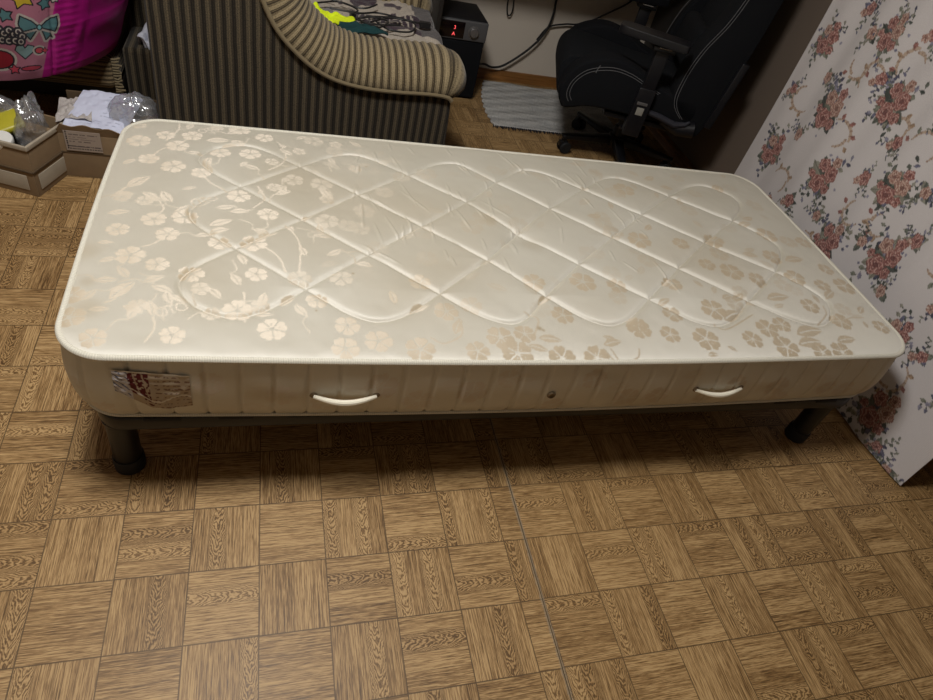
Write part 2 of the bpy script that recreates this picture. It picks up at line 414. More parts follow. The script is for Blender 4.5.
# pattern motifs of the damask (x, y of flowers; leaves as tip pairs; stems as point rows)
FL = [(0.045, 0.769), (0.104, 0.807), (0.167, 0.815), (0.138, 0.754), (0.08, 0.683), (0.14, 0.648), (0.205, 0.624), (0.242, 0.733), (0.316, 0.737), (0.349, 0.841), (0.283, 0.878), (0.059, 0.377), (0.124, 0.419), (0.186, 0.432), (0.157, 0.363), (0.095, 0.287), (0.149, 0.256), (0.215, 0.229), (0.296, 0.531), (0.263, 0.34), (0.334, 0.345), (0.342, 0.236), (0.424, 0.622), (0.5, 0.449), (0.364, 0.46), (0.307, 0.125), (0.194, 0.054), (0.43, 0.228), (0.483, 0.847), (0.538, 0.798), (0.495, 0.612), (0.548, 0.432), (0.518, 0.233), (0.017, 0.098), (0.063, 0.043), (0.373, 0.075), (0.463, 0.161), (0.008, 0.161), (0.663, 0.03), (0.785, 0.026), (0.58, 0.05), (0.738, 0.139), (0.844, 0.063), (0.904, 0.075), (0.873, 0.021), (1.015, 0.134), (1.058, 0.01), (1.199, 0.108), (0.594, 0.5), (0.578, 0.424), (0.867, 0.458), (0.657, 0.596), (0.52, 0.09), (0.512, 0.03), (0.788, 0.711), (0.715, 0.682), (1.11, 0.252), (1.202, 0.243), (0.974, 0.01), (0.694, 0.232), (0.915, 0.502), (0.978, 0.246), (1.613, 0.464), (1.523, 0.343), (1.587, 0.314), (1.656, 0.285), (1.776, 0.394), (1.485, 0.435), (1.829, 0.51), (1.954, 0.486), (1.794, 0.3), (1.872, 0.27), (1.956, 0.274), (1.762, 0.179), (1.827, 0.121), (1.952, 0.101), (1.444, 0.162), (1.315, 0.145), (1.199, 0.096), (1.275, 0.077), (1.368, 0.062), (1.502, 0.06), (1.569, 0.095), (1.624, 0.11), (1.589, 0.034), (1.688, 0.015), (1.753, 0.015), (1.944, 0.351), (1.355, 0.443), (1.368, 0.255), (1.892, 0.683), (1.683, 0.724), (1.419, 0.711)]
LV = [(0.027, 0.65, 0.055, 0.679), (0.053, 0.544, 0.098, 0.597), (0.088, 0.527, 0.126, 0.495), (0.154, 0.491, 0.127, 0.539), (0.03, 0.436, 0.076, 0.447), (0.035, 0.52, 0.075, 0.513), (0.171, 0.545, 0.201, 0.557), (0.213, 0.654, 0.222, 0.707), (0.028, 0.327, 0.059, 0.33), (0.041, 0.264, 0.074, 0.278), (0.075, 0.148, 0.116, 0.202), (0.101, 0.129, 0.14, 0.11), (0.144, 0.145, 0.156, 0.101), (0.045, 0.118, 0.082, 0.119), (0.18, 0.162, 0.216, 0.143), (0.251, 0.186, 0.276, 0.155), (0.34, 0.115, 0.376, 0.116), (0.359, 0.18, 0.346, 0.136), (0.39, 0.143, 0.421, 0.182), (0.349, 0.373, 0.387, 0.39), (0.432, 0.34, 0.446, 0.302), (0.403, 0.425, 0.422, 0.393), (0.439, 0.45, 0.468, 0.468), (0.304, 0.305, 0.319, 0.264), (0.204, 0.794, 0.264, 0.806), (0.24, 0.764, 0.282, 0.79), (0.389, 0.81, 0.407, 0.785), (0.339, 0.551, 0.355, 0.569), (0.38, 0.549, 0.421, 0.57), (0.49, 0.587, 0.513, 0.542), (0.279, 0.462, 0.325, 0.467), (0.238, 0.403, 0.288, 0.428), (0.239, 0.377, 0.282, 0.394), (0.514, 0.719, 0.549, 0.689), (0.436, 0.848, 0.465, 0.874), (0.295, 0.667, 0.311, 0.696), (0.903, 0.042, 0.947, 0.026), (0.933, 0.064, 0.988, 0.054), (1.094, 0.071, 1.127, 0.055), (1.07, 0.043, 1.049, 0.032), (1.092, 0.01, 1.1, -0.011), (0.657, 0.137, 0.707, 0.161), (0.745, 0.073, 0.769, 0.117), (1.75, 0.552, 1.808, 0.568), (1.677, 0.405, 1.727, 0.391), (1.813, 0.379, 1.89, 0.393), (1.638, 0.205, 1.718, 0.216), (1.458, 0.127, 1.526, 0.157), (1.415, 0.04, 1.436, 0.021), (1.564, 0.203, 1.582, 0.173), (1.649, 0.075, 1.743, 0.09), (1.631, 0.041, 1.713, 0.048), (1.802, 0.227, 1.8, 0.188), (1.916, 0.152, 1.954, 0.184), (1.905, 0.122, 1.894, 0.092), (1.761, 0.049, 1.828, 0.056), (1.44, 0.274, 1.459, 0.244), (1.493, 0.2, 1.531, 0.217), (1.843, 0.212, 1.895, 0.246), (1.348, 0.015, 1.379, 0.015), (1.086, 0.044, 1.139, 0.057), (1.293, 0.179, 1.333, 0.195), (1.234, 0.264, 1.268, 0.281)]
ST = [[(0.109, 0.78), (0.128, 0.836), (0.128, 0.885)], [(0.08, 0.683), (0.102, 0.73), (0.137, 0.76), (0.167, 0.815)], [(0.049, 0.544), (0.027, 0.502)], [(0.126, 0.495), (0.139, 0.461), (0.127, 0.432)], [(0.114, 0.316), (0.136, 0.33), (0.157, 0.363)], [(0.318, 0.178), (0.321, 0.094)], [(0.156, 0.101), (0.162, 0.072), (0.149, 0.035)], [(0.073, 0.585), (0.053, 0.544), (0.036, 0.513)], [(0.205, 0.624), (0.234, 0.577), (0.275, 0.551)], [(0.403, 0.425), (0.433, 0.353), (0.43, 0.252)], [(0.331, 0.483), (0.355, 0.53), (0.338, 0.583)], [(0.094, 0.18), (0.084, 0.148), (0.07, 0.138)], [(0.355, 0.334), (0.387, 0.298), (0.401, 0.251)], [(0.363, 0.661), (0.397, 0.701), (0.407, 0.757)], [(1.082, 0.032), (1.105, -0.003), (1.157, 0.009), (1.172, 0.033)], [(1.807, 0.18), (1.798, 0.15), (1.746, 0.112)], [(1.827, 0.121), (1.877, 0.136), (1.917, 0.137)], [(1.422, 0.113), (1.444, 0.093), (1.553, 0.144)], [(1.1, 0.032), (1.113, -0.001), (1.152, -0.011)], [(0.69, 0.061), (0.717, 0.046), (0.76, 0.073), (0.761, 0.117)], [(0.923, 0.144), (0.95, 0.121), (0.928, 0.075)]]

def paint_flower(X, Y, A, cx, cy, r, rot, w=1.0, squash=1.0):
    s = r * 1.05
    i0, i1 = np.searchsorted(gx, [cx - s, cx + s]); j0, j1 = np.searchsorted(gy, [cy - s, cy + s])
    if i0 >= i1 or j0 >= j1: return
    x = X[i0:i1, j0:j1] - cx; y = (Y[i0:i1, j0:j1] - cy) / squash
    rr = np.hypot(x, y) / r; th = np.arctan2(y, x) + rot
    ph = np.mod(th / (2 * PI / 5), 1.0) - .5                       # -.5 .. .5 inside a petal
    lobe = .62 + .36 * np.sqrt(np.clip(1 - (ph / .5) ** 2, 0, 1)) - .10 * np.exp(-(ph / .09) ** 2)
    gap = np.abs(ph) * 2 * PI / 5 * rr < (PI / 5 * rr - .045)
    m = (rr < lobe) & gap & (rr > .15) & ~((np.abs(ph) < .03) & (rr < .5))
    A[i0:i1, j0:j1] = np.maximum(A[i0:i1, j0:j1], m * w)
def paint_leaf(X, Y, A, p, q, w=1.0, fat=.22):
    p = np.array(p); q = np.array(q); d = q - p; L = np.hypot(*d); d = d / L; n = np.array([-d[1], d[0]])
    c = (p + q) / 2; s = L * .6
    i0, i1 = np.searchsorted(gx, [c[0] - s, c[0] + s]); j0, j1 = np.searchsorted(gy, [c[1] - s, c[1] + s])
    if i0 >= i1 or j0 >= j1: return
    x = X[i0:i1, j0:j1] - p[0]; y = Y[i0:i1, j0:j1] - p[1]
    t = (x * d[0] + y * d[1]) / L; o = (x * n[0] + y * n[1]) / L
    half = fat * np.sin(PI * np.clip(t, 0, 1)) ** .9 * (1.15 - .4 * t)
    o2 = o - .05 * np.sin(PI * np.clip(t, 0, 1))
    m = (t > 0) & (t < 1) & (np.abs(o2) < half) & ~((np.abs(o2) < .022) & (t > .12))
    A[i0:i1, j0:j1] = np.maximum(A[i0:i1, j0:j1], m * w)
def paint_line(X, Y, A, pts, r=.0022, w=1.0):
    P = catmull([(a, b) for a, b in pts], 10) if len(pts) > 2 else [np.array(p) for p in pts]
    for a, b in zip(P[:-1], P[1:]):
        lo = np.minimum(a, b) - r; hi = np.maximum(a, b) + r
        i0, i1 = np.searchsorted(gx, [lo[0], hi[0]]); j0, j1 = np.searchsorted(gy, [lo[1], hi[1]])
        if i0 >= i1 or j0 >= j1: continue
        x = X[i0:i1, j0:j1] - a[0]; y = Y[i0:i1, j0:j1] - a[1]; d = b - a; L2 = max(1e-12, d @ d)
        t = np.clip((x * d[0] + y * d[1]) / L2, 0, 1)
        m = np.hypot(x - t * d[0], y - t * d[1]) < r
        A[i0:i1, j0:j1] = np.maximum(A[i0:i1, j0:j1], m * w)

NX, NY = 900, 400
gx = np.linspace(0, Lm, NX); gy = np.linspace(0, Wm, NY)
X, Y = np.meshgrid(gx, gy, indexing='ij')
def square_to_round(X, Y):
    X2 = X.copy(); Y2 = Y.copy()
    for sx in (0, 1):
        for sy in (0, 1):
            cx = R if sx == 0 else Lm - R; cy = R if sy == 0 else Wm - R
            a = (cx - X) / R if sx == 0 else (X - cx) / R; b = (cy - Y) / R if sy == 0 else (Y - cy) / R
            m = (a > 0) & (b > 0)
            a2 = a * np.sqrt(np.clip(1 - b * b / 2, 0, 1)); b2 = b * np.sqrt(np.clip(1 - a * a / 2, 0, 1))
            X2[m] = (cx + (-1 if sx == 0 else 1) * a2 * R)[m]; Y2[m] = (cy + (-1 if sy == 0 else 1) * b2 * R)[m]
    return X2, Y2
XR, YR = square_to_round(X, Y)
A = np.zeros_like(X)
for k, (fx_, fy_) in enumerate(FL):
    w = 1.0
    if .52 < fx_ < 1.3 and fy_ > .3: w = .42
    elif .40 < fx_ < .62 and fy_ > .2: w = .6
    elif fx_ > 1.6 and fy_ > .55: w = .45
    r_ = [.031, .025, .028, .030, .026][k % 5] if fx_ < .6 else [.038, .030, .034, .028][k % 4]
    paint_flower(XR, YR, A, fx_, fy_, r_, k * 1.37, w)
for l in LV: paint_leaf(XR, YR, A, l[:2], l[2:], .9 if not (.5 < l[0] < 1.3 and l[1] > .25) else .35)
for l in ST: paint_line(XR, YR, A, l, .0023, .8)
# faded motifs where the weave is worn smooth, and in the right-hand field
rr_ = random.Random(3)
for k in range(150):
    px, py = rr_.uniform(.45, 1.95), rr_.uniform(.10, .88)
    if min((px - a) ** 2 + (py - b_) ** 2 for a, b_ in FL) < .0022: continue
    w = rr_.choice([.12, .2, .28]) * (2.2 if px > 1.25 or py < .2 else 1)
    if rr_.random() < .4: paint_flower(XR, YR, A, px, py, rr_.uniform(.024, .034), rr_.uniform(0, 6), w)
    else:
        an = rr_.uniform(0, 6.28); l = rr_.uniform(.035, .06)
        paint_leaf(XR, YR, A, (px, py), (px + l * math.cos(an), py + l * math.sin(an)), w * 1.6)
for k in range(60):   # little sprigs of leaves around the left-hand field
    px, py = rr_.uniform(.02, .6), rr_.uniform(.05, .88)
    if min((px - a) ** 2 + (py - b_) ** 2 for a, b_ in FL) < .0016: continue
    an = rr_.uniform(0, 6.28); l = .045
    if k % 3: paint_leaf(XR, YR, A, (px, py), (px + l * math.cos(an), py + l * math.sin(an)), .8)
    else: paint_flower(XR, YR, A, px, py, .020, an, .75)
    paint_line(XR, YR, A, [(px, py), (px + .02 * math.cos(an + 2), py + .02 * math.sin(an + 2)), (px + .045 * math.cos(an + 2.6), py + .045 * math.sin(an + 2.6))], .0018, .6)
# woven letters O T O that run along the quilting
def letters(x, y, ang, s, w=.7):
    ca, sa = math.cos(ang), math.sin(ang); P = lambda u, v: (x + (u * ca - v * sa) * s, y + (u * sa + v * ca) * s)
    for o in (0, 1.7):
        paint_line(XR, YR, A, [P(o + .5 + .45 * math.cos(t), .5 + .5 * math.sin(t)) for t in np.linspace(0, 2 * PI, 12)], .0022, w)
    paint_line(XR, YR, A, [P(1.1, 1), P(1.6, 1)], .0026, w); paint_line(XR, YR, A, [P(1.35, 1), P(1.35, 0)], .0022, w)
letters(.185, .835, .55, .022); letters(.20, .482, .5, .022); letters(.165, .10, .45, .022); letters(.46, .375, .55, .02, .4)
# quilting
nx_ = np.array([-.14, .010 + .145 - .145, .155, .297, .442, .586, .735, .881, .995, 1.128, 1.275, 1.426, 1.577, 1.748, 1.872, 2.02])
nx_[0] = -.14; nx_[1] = .01
U = np.interp(XR, nx_, np.arange(len(nx_)) - 2.0)                    # 0..12 inside the quilted field
V = np.interp(YR, [-.2, .075, .20, .328, .455, .582, .70, .825, 1.1], [-2.2, 0, 1, 2, 3, 4, 5, 6, 8.2])
def vdist(a, b):      # rounded V opening along +b, apex at the field edge
    k = np.clip(b / .62, 0, 1); c = .125 * (1 - k * k * (3 - 2 * k))
    return np.abs(b - np.sqrt(a * a + c)) / 1.41
odd = lambda t: np.abs(np.mod(t, 2.0) - 1.0)
inside = (U > .0) & (U < 12) & (V > 0) & (V < 6)
d = np.minimum(odd(U + V), odd(U - V)) / 1.41
du = np.mod(U, 2.0) - 1.0; dv = np.mod(V, 2.0) - 1.0
tb = np.minimum(V, 6 - V); lr = np.minimum(U, 12 - U)
d = np.where((tb < 1) & (tb <= lr), vdist(du, tb), d); d = np.where((lr < 1) & (lr < tb), vdist(dv, lr), d)
d = np.where((tb < -.3) | (lr < -.3), 9, d)
dm = np.minimum(d * .134, .3)                                          # metres to the nearest quilting line
edge = np.minimum(np.minimum(XR, Lm - XR), np.minimum(YR, Wm - YR))
ex = np.maximum(0, R - XR) + 0; 
def corner_edge():
    e = edge.copy()
    for cx in (R, Lm - R):
        for cy in (R, Wm - R):
            m = ((XR < R) if cx < 1 else (XR > Lm - R)) & ((YR < R) if cy < .4 else (YR > Wm - R))
            e[m] = R - np.hypot(XR - cx, YR - cy)[m]
    return np.clip(e, 0, 1)
edge = corner_edge()
def smooth_noise(shape, cells, seed):
    g = np.random.default_rng(seed).standard_normal((cells[0] + 3, cells[1] + 3))
    u = np.linspace(0, cells[0], shape[0]); v = np.linspace(0, cells[1], shape[1])
    iu = u.astype(int); iv = v.astype(int); fu = u - iu; fv = v - iv
    fu = fu * fu * (3 - 2 * fu); fv = fv * fv * (3 - 2 * fv)
    a = g[np.ix_(iu, iv)]; b = g[np.ix_(iu + 1, iv)]; c = g[np.ix_(iu, iv + 1)]; e = g[np.ix_(iu + 1, iv + 1)]
    fu = fu[:, None]; fv = fv[None, :]
    return (a * (1 - fu) + b * fu) * (1 - fv) + (c * (1 - fu) + e * fu) * fv
infield = np.clip(np.minimum(np.minimum(U + .3, 12.3 - U), np.minimum(V + .3, 6.3 - V)) / .8, 0, 1)
Z = ZT + .006 * (1 - np.exp(-edge / .012)) + .008 * np.clip(edge / .2, 0, 1)
Z -= .0068 * np.exp(-(dm / .0055) ** 1.3) * np.clip(edge / .04, 0, 1) + .0022 * np.exp(-(dm / .024) ** 2) * infield
Z -= .012 * np.exp(-(((XR - .995) / .05) ** 2 + ((YR - .435) / .045) ** 2))     # sunken worn spot in the middle
Z += .0008 * smooth_noise(X.shape, (26, 12), 1) + .00025 * smooth_noise(X.shape, (80, 36), 2)
# short pulled creases across the worn middle
for k in range(60):
    px, py = rr_.uniform(.55, 1.4), rr_.uniform(.2, .86); an = rr_.gauss(1.75, .22); l = rr_.uniform(.015, .05)
    ca, sa = math.cos(an), math.sin(an)
    s_ = l + .01; i0, i1 = np.searchsorted(gx, [px - s_, px + s_]); j0, j1 = np.searchsorted(gy, [py - s_, py + s_])
    x = XR[i0:i1, j0:j1] - px; y = YR[i0:i1, j0:j1] - py
    Z[i0:i1, j0:j1] += .0022 * np.exp(-((x * sa - y * ca) / .0030) ** 2 - ((x * ca + y * sa) / l) ** 4)
stain = np.clip(.30 * np.exp(-(((XR - .62) / .42) ** 2 + ((YR - .48) / .30) ** 2)) + .10 * smooth_noise(X.shape, (9, 5), 5) * (infield), 0, .5)
stain += .20 * np.exp(-(((XR - .42) / .10) ** 2 + ((YR - .66) / .09) ** 2)) + .16 * np.exp(-(((XR - .78) / .12) ** 2 + ((YR - .30) / .07) ** 2))
for (sx_, sy_, sr_, sw) in [(.944, .092, .006, .9), (.952, .086, .004, .8), (.925, .50, .02, .3), (.545, .25, .003, .9), (1.02, .40, .03, .22), (.46, .13, .0025, .9), (.62, .72, .004, .6), (.04, .12, .03, .35), (.01, .30, .03, .30), (.03, .2, .015, .3)]:
    stain += sw * np.exp(-(((XR - sx_) / sr_) ** 2 + ((YR - sy_) / sr_) ** 2) ** 1.5)
stain = np.clip(stain, 0, .95)
Xb, Yb = bow(XR, YR)
mattress = thing('mattress', 'cream floral single mattress with diamond quilting, lying on the low black bed base', 'mattress', (0, 0, BZ))
grid_obj('quilted_top', np.stack([Xb, Yb, Z], -1), M['damask'], mattress, dict(flower=A, stain=stain), np.stack([XR, YR], -1))
# side wall
O = outline(30, .004); n = len(O)
arc_len = np.concatenate([[0], np.cumsum(np.hypot(*np.diff(np.vstack([O, O[:1]]), axis=0).T))])[:-1]
NH = 44
ctr = np.array([Lm / 2, Wm / 2]); Tn = np.roll(O, -1, 0) - np.roll(O, 1, 0); Nn = np.stack([Tn[:, 1], -Tn[:, 0]], 1); Nn /= np.linalg.norm(Nn, axis=1)[:, None]
hv = np.linspace(0, 1, NH)
prof = .009 * np.sin(PI * hv) - .030 * np.clip((.30 - hv) / .30, 0, 1) ** 2.2 * .5 - .002
rib = np.abs(np.mod(arc_len / .064, 1.0) - .5) * .064
P = np.zeros((n, NH, 3)); FA = np.zeros((n, NH)); SA = np.zeros((n, NH))
for k, h in enumerate(hv):
    o = prof[k] - .0055 * np.exp(-(rib / .0035) ** 2) + .0012 * np.sin(arc_len * 37 + 5 * h) * math.sin(PI * h)
    q = O + Nn * np.asarray(o)[:, None]
    xb, yb = bow(q[:, 0], q[:, 1]); P[:, k] = np.stack([xb, yb, np.full(n, ZB + (ZT - .004 - ZB) * h)], 1)
S_, H_ = np.meshgrid(arc_len, hv * (ZT - ZB), indexing='ij')
gx, gy = arc_len, hv * (ZT - ZB)
for k in range(90):
    s0 = .04 + k * .066 + rr_.uniform(-.02, .02); h0 = rr_.uniform(.03, .14)
    if k % 3: paint_flower(S_, H_, FA, s0, h0, rr_.uniform(.028, .038), k * 1.1, rr_.choice([1.0, 1.0, .8]))
    else: paint_leaf(S_, H_, FA, (s0 - .03, h0), (s0 + .03, h0 + rr_.uniform(-.02, .02)), .5)
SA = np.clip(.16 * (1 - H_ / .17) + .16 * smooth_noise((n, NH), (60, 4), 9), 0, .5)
grid_obj('side_band', P, M['damask'], mattress, dict(flower=FA, stain=SA), np.stack([S_, H_], -1), closed_u=True, flip=False)
m = MB(); m.add([(*bow(np.array(a - .0 * 1), np.array(b_)), ZB + .001) for a, b_ in (O + Nn * -.016)], [tuple(range(n))]); m.build('underside', M['cream'], mattress)
def cord(name, z, r, inset, mat):
    Q = O[::2] + Nn[::2] * inset; nn = len(Q); k = 10
    xb, yb = bow(Q[:, 0], Q[:, 1]); Nb = Nn[::2]
    Pc = np.zeros((nn, k + 1, 3)); UVc = np.zeros((nn, k + 1, 2)); al = arc_len[::2]
    for j in range(k + 1):
        a = 2 * PI * j / k
        Pc[:, j] = np.stack([xb + Nb[:, 0] * r * math.cos(a), yb + Nb[:, 1] * r * math.cos(a), z + r * math.sin(a) + 0 * xb], 1)
        UVc[:, j] = np.stack([al, np.full(nn, j * .003)], 1)
    return grid_obj(name, Pc, mat, mattress, None, UVc, closed_u=True)
cord('top_piping', ZT - .001, .0064, -.001, M['piping'])
cord('bottom_piping', ZB + .002, .0040, -.013, M['piping'])
# seam line under the top piping, handles, vent, torn label
def front_y(x, h):    # y of the front side at x and height fraction h
    return float(bow(np.array(x), np.array(0.0))[1]) - float(np.interp(h, hv, prof))
for x0, x1 in ((.452, .579), (1.352, 1.483)):
    pts = []
    for t in np.linspace(0, 1, 15):
        x = x0 + (x1 - x0) * t; pts.append((x, front_y(x, .45) - .004 - .012 * math.sin(PI * t), .236 - .007 * math.sin(PI * t)))
    h = MB().tube(pts, [.0042 + .0024 * math.sin(PI * t) for t in np.linspace(0, 1, 15)], 10).build('handle', M['cream'], mattress, label='cream cord handle')
    for x in (x0, x1):
        MB().lathe([(.0, -.002), (.006, -.002), (.008, .001), (.0055, .003), (.0, .003)], 16, (x, front_y(x, .45) + .0 , .236), 'y').build('eyelet', M['brass'], h)
v = MB().lathe([(0, -.002), (.0095, -.002), (.0105, .0015), (.008, .0045), (.0060, .0045), (.0050, .002), (0, .002)], 24, (.973, front_y(.973, .4) - .001, .231), 'y')
v.build('air_vent', M['brass'], mattress, label='round metal air vent')
# torn brand label: white scraps, dark red print
nu, nv = 90, 60
lu = np.linspace(0, 1, nu); lv = np.linspace(0, 1, nv); LU, LVv = np.meshgrid(lu, lv, indexing='ij')
x = .094 + .130 * LU; top = .301 - .012 * LU; bot = np.interp(LU, [0, .25, .45, .6, 1], [.250, .222, .198, .196, .206]); z = bot + (top - bot) * LVv
y = np.array([[front_y(x[i, j], (z[i, j] - ZB) / (ZT - ZB)) for j in range(nv)] for i in range(nu)]) - .0022 - .0012 * np.abs(smooth_noise((nu, nv), (10, 7), 4))
corner = np.hypot(np.clip(R - x, 0, 1), 0); y = y + (R - np.sqrt(np.clip(R * R - np.clip(R - x, 0, R) ** 2, 0, 1)))
c = np.ones((nu, nv, 3)) * np.array(srgb(168, 152, 130)); nz = smooth_noise((nu, nv), (30, 20), 6)
c[(LU < .22)] = srgb(186, 180, 178)
red = ((LU > .18) & (LU < .46) & (LVv > .28) & (LVv < .95) & (nz > -.5) & (np.mod(LU * 9 + LVv * .8, 1) > .18)) | ((LU > .36) & (LU < .52) & (LVv < .28) & (LVv > .05) & (nz > -.2))
c[red] = srgb(88, 30, 32)
st_ = (LU < .20) & (np.mod(LVv * 5 + LU * 8, 1) < .3) & (nz > -.3); c[st_] = srgb(80, 84, 110)
txt = (LU > .52) & (np.mod(LVv * 9, 1) < .35) & (smooth_noise((nu, nv), (45, 18), 8) > .1); c[txt] = srgb(118, 92, 76)
c[(np.abs(LVv - .30 - .1 * np.sin(LU * 9)) < .022) & (LU > .2)] = srgb(206, 198, 184)
t_ = (LVv > .95); c[t_] = srgb(196, 188, 172)
grid_obj('torn_label', np.stack([x, y, z], -1), M['paper_c'], mattress, None, np.stack([x, z], -1), color=c, flip=True)['label'] = 'torn maker label with dark red print'

# ------------------------------------------------------------------ bed base
bed = thing('bed_base', 'low black metal slatted bed base on round legs, underneath the cream mattress', 'bed base', (0, 0, BZ))
def rr_loop(x0, x1, y0, y1, r, n=10):
    pts = []
    for cx, cy, a0 in ((x1 - r, y0 + r, -PI / 2), (x1 - r, y1 - r, 0), (x0 + r, y1 - r, PI / 2), (x0 + r, y0 + r, PI)):
        for k in range(n + 1): a = a0 + PI / 2 * k / n; pts.append((cx + r * math.cos(a), cy + r * math.sin(a)))
    return pts
o_, i_ = rr_loop(.030, 1.965, .004, .894, .062), rr_loop(.058, 1.937, .032, .866, .036)
m = MB(); nn = len(o_)
vs = [(*p, .108) for p in o_] + [(*p, .147) for p in o_] + [(*p, .147) for p in i_] + [(*p, .108) for p in i_]
fs = []
for k in range(nn):
    j = (k + 1) % nn
    for a in range(4): b_ = (a + 1) % 4; fs.append((a * nn + k, a * nn + j, b_ * nn + j, b_ * nn + k))
m.add(vs, fs); m.build('frame', M['black'], bed, bevel=.006)
for x in (.45, 1.0, 1.55): MB().box(x - .015, x + .015, .036, .862, .110, .134).build('cross_bar', M['black'], bed, bevel=.004)
MB().box(.062, 1.935, .435, .465, .110, .134).build('centre_rail', M['black'], bed, bevel=.004)
for k in range(13):
    x = .16 + k * .14
    sl = MB().box(x - .030, x + .030, .040, .860, .137, .146).build('slat', M['slat'], bed, bevel=.002)
    for y0_ in (.002, .851): MB().box(x - .036, x + .036, y0_, y0_ + .045, .135, .1488).build('slat_holder', M['rubber'], sl, bevel=.004)
ZF = -BZ
for x, y_ in ((.069, .046), (1.893, .040), (.074, .848), (1.893, .848)):
    l = MB().lathe([(0, .109), (.032, .109), (.032, .103), (.0285, .097), (.0285, ZF + .012), (0, ZF + .012)], 28, (x, y_, 0)).build('leg', M['black'], bed, bevel=.0015)
    MB().lathe([(0, ZF + .040), (.0305, ZF + .040), (.032, ZF + .036), (.032, ZF + .003), (.030, ZF), (0, ZF)], 28, (x, y_, 0)).build('foot_cap', M['rubber'], l)

# ------------------------------------------------------------------ curtain with roses
CL = [(.833, .615, 1.25), (.641, .728, 1.2), (.982, .396, 1.05), (.792, .871, 1.0), (1.021, .772, .95), (.693, .456, 1.15), (.448, .56, 1.05), (.517, .32, 1.2), (.321, .404, 1.2), (-.005, .097, 1.25), (.248, .62, 1.0), (.60, .98, 1.1), (.36, .86, 1.1), (.15, .75, 1.1), (.0, .55, 1.1), (-.12, .3, 1.1), (.12, .28, 1.0), (.86, .22, 1.1), (.66, .14, 1.0), (.3, .1, 1.0), (.98, 1.05, 1.1), (.78, 1.2, 1.1), (.5, 1.25, 1.1), (.2, 1.1, 1.1)]  # motif positions here and below partly taken from image pixels, on the curtain plane
SG = [(.933, .685), (.554, .532), (.614, .357), (.538, .658), (.858, .852), (.666, .92), (.357, .604), (.722, .768), (.248, .34), (-.08, .03), (-.142, .003), (.023, .295), (.415, .398), (.275, .499), (.229, .17), (.08, .42), (.45, .78), (.93, .9), (.9, .5), (.75, .33), (.42, .2), (1.04, .6), (.5, 1.08), (.1, .92)]
SC = [(.830, .770, .045), (.746, .758, .05), (.979, .600, .05), (.743, .575, .05), (.505, .449, .045), (.407, .47, .04), (.566, .677, .04), (.45, .68, .05), (.66, .83, .05), (.3, .7, .05), (.17, .5, .05), (.05, .2, .05), (.85, .34, .05), (.25, .9, .05), (.6, .25, .05), (.95, 1.0, .05)]
yN, yF = -.196, 1.092
ny = 470
ys = np.linspace(yN, yF, ny)
zs = np.concatenate([np.linspace(.004, 1.12, 400), np.linspace(1.13, 2.2, 50)])
gx, gy = ys, zs
YS, ZS = np.meshgrid(ys, zs, indexing='ij')
C3 = np.ones((*YS.shape, 3)) * np.array(srgb(192, 187, 187))
def region(cx, cz, s):
    return (*np.searchsorted(ys, [cx - s, cx + s]), *np.searchsorted(zs, [cz - s, cz + s]))
def put(mask, i0, i1, j0, j1, col, w=1.0):
    sub = C3[i0:i1, j0:j1]; sub[mask] = sub[mask] * (1 - w) + np.array(col) * w
ROSE = [srgb(122, 78, 74), srgb(146, 102, 96), srgb(172, 134, 126), srgb(94, 60, 60), srgb(190, 160, 152)]
def rose(cx, cz, r, seed, peach=False):
    i0, i1, j0, j1 = region(cx, cz, r * 1.2)
    if i0 >= i1 or j0 >= j1: return
    x = YS[i0:i1, j0:j1] - cx; z = ZS[i0:i1, j0:j1] - cz; q = np.hypot(x, z) / r; th = np.arctan2(z, x)
    rg = random.Random(seed); ph = rg.uniform(0, 6)
    edge_ = 1 + .10 * np.cos(5 * th + ph)
    m = q < edge_
    pal = ROSE if not peach else [srgb(140, 102, 92), srgb(162, 130, 118), srgb(182, 156, 144), srgb(106, 74, 68), srgb(196, 178, 168)]
    band = q * 3.3 + .42 * np.sin(th * (2 + np.floor(q * 3)) + ph + q * 4)
    v = np.mod(band, 1.0)
    put(m, i0, i1, j0, j1, pal[0]); put(m & (v > .35), i0, i1, j0, j1, pal[1]); put(m & (v > .62), i0, i1, j0, j1, pal[2])
    put(m & (v > .86), i0, i1, j0, j1, pal[4]); put(m & (q < .28), i0, i1, j0, j1, pal[3], .8)
    put(m & (np.mod(band + .06, 1.0) < .13), i0, i1, j0, j1, pal[3], .75)
def leaf(cx, cz, an, L, col, fat=.26):
    i0, i1, j0, j1 = region(cx, cz, L * 1.1)
    if i0 >= i1 or j0 >= j1: return
    x = YS[i0:i1, j0:j1] - cx; z = ZS[i0:i1, j0:j1] - cz; ca, sa = math.cos(an), math.sin(an)
    t = (x * ca + z * sa) / L; o = (-x * sa + z * ca) / L
    hw = fat * np.sin(PI * np.clip(t, 0, 1))
    put((t > 0) & (t < 1) & (np.abs(o) < hw), i0, i1, j0, j1, col); put((t > 0.05) & (t < 1) & (np.abs(o) < .03) & (np.abs(o) < hw), i0, i1, j0, j1, tuple(c * .55 for c in col))
    put((t > 0) & (t < 1) & (o < -.3 * hw) & (o > -hw), i0, i1, j0, j1, tuple(c * .7 for c in col), .8)
GR = [srgb(98, 102, 94), srgb(122, 124, 112), srgb(76, 80, 76), srgb(140, 138, 126)]
BL = [srgb(104, 104, 124), srgb(134, 132, 148), srgb(80, 80, 98)]
def dot(cx, cz, r, col):
    i0, i1, j0, j1 = region(cx, cz, r * 1.2)
    if i0 >= i1 or j0 >= j1: return
    x = YS[i0:i1, j0:j1] - cx; z = ZS[i0:i1, j0:j1] - cz; put(np.hypot(x, z) < r, i0, i1, j0, j1, col)
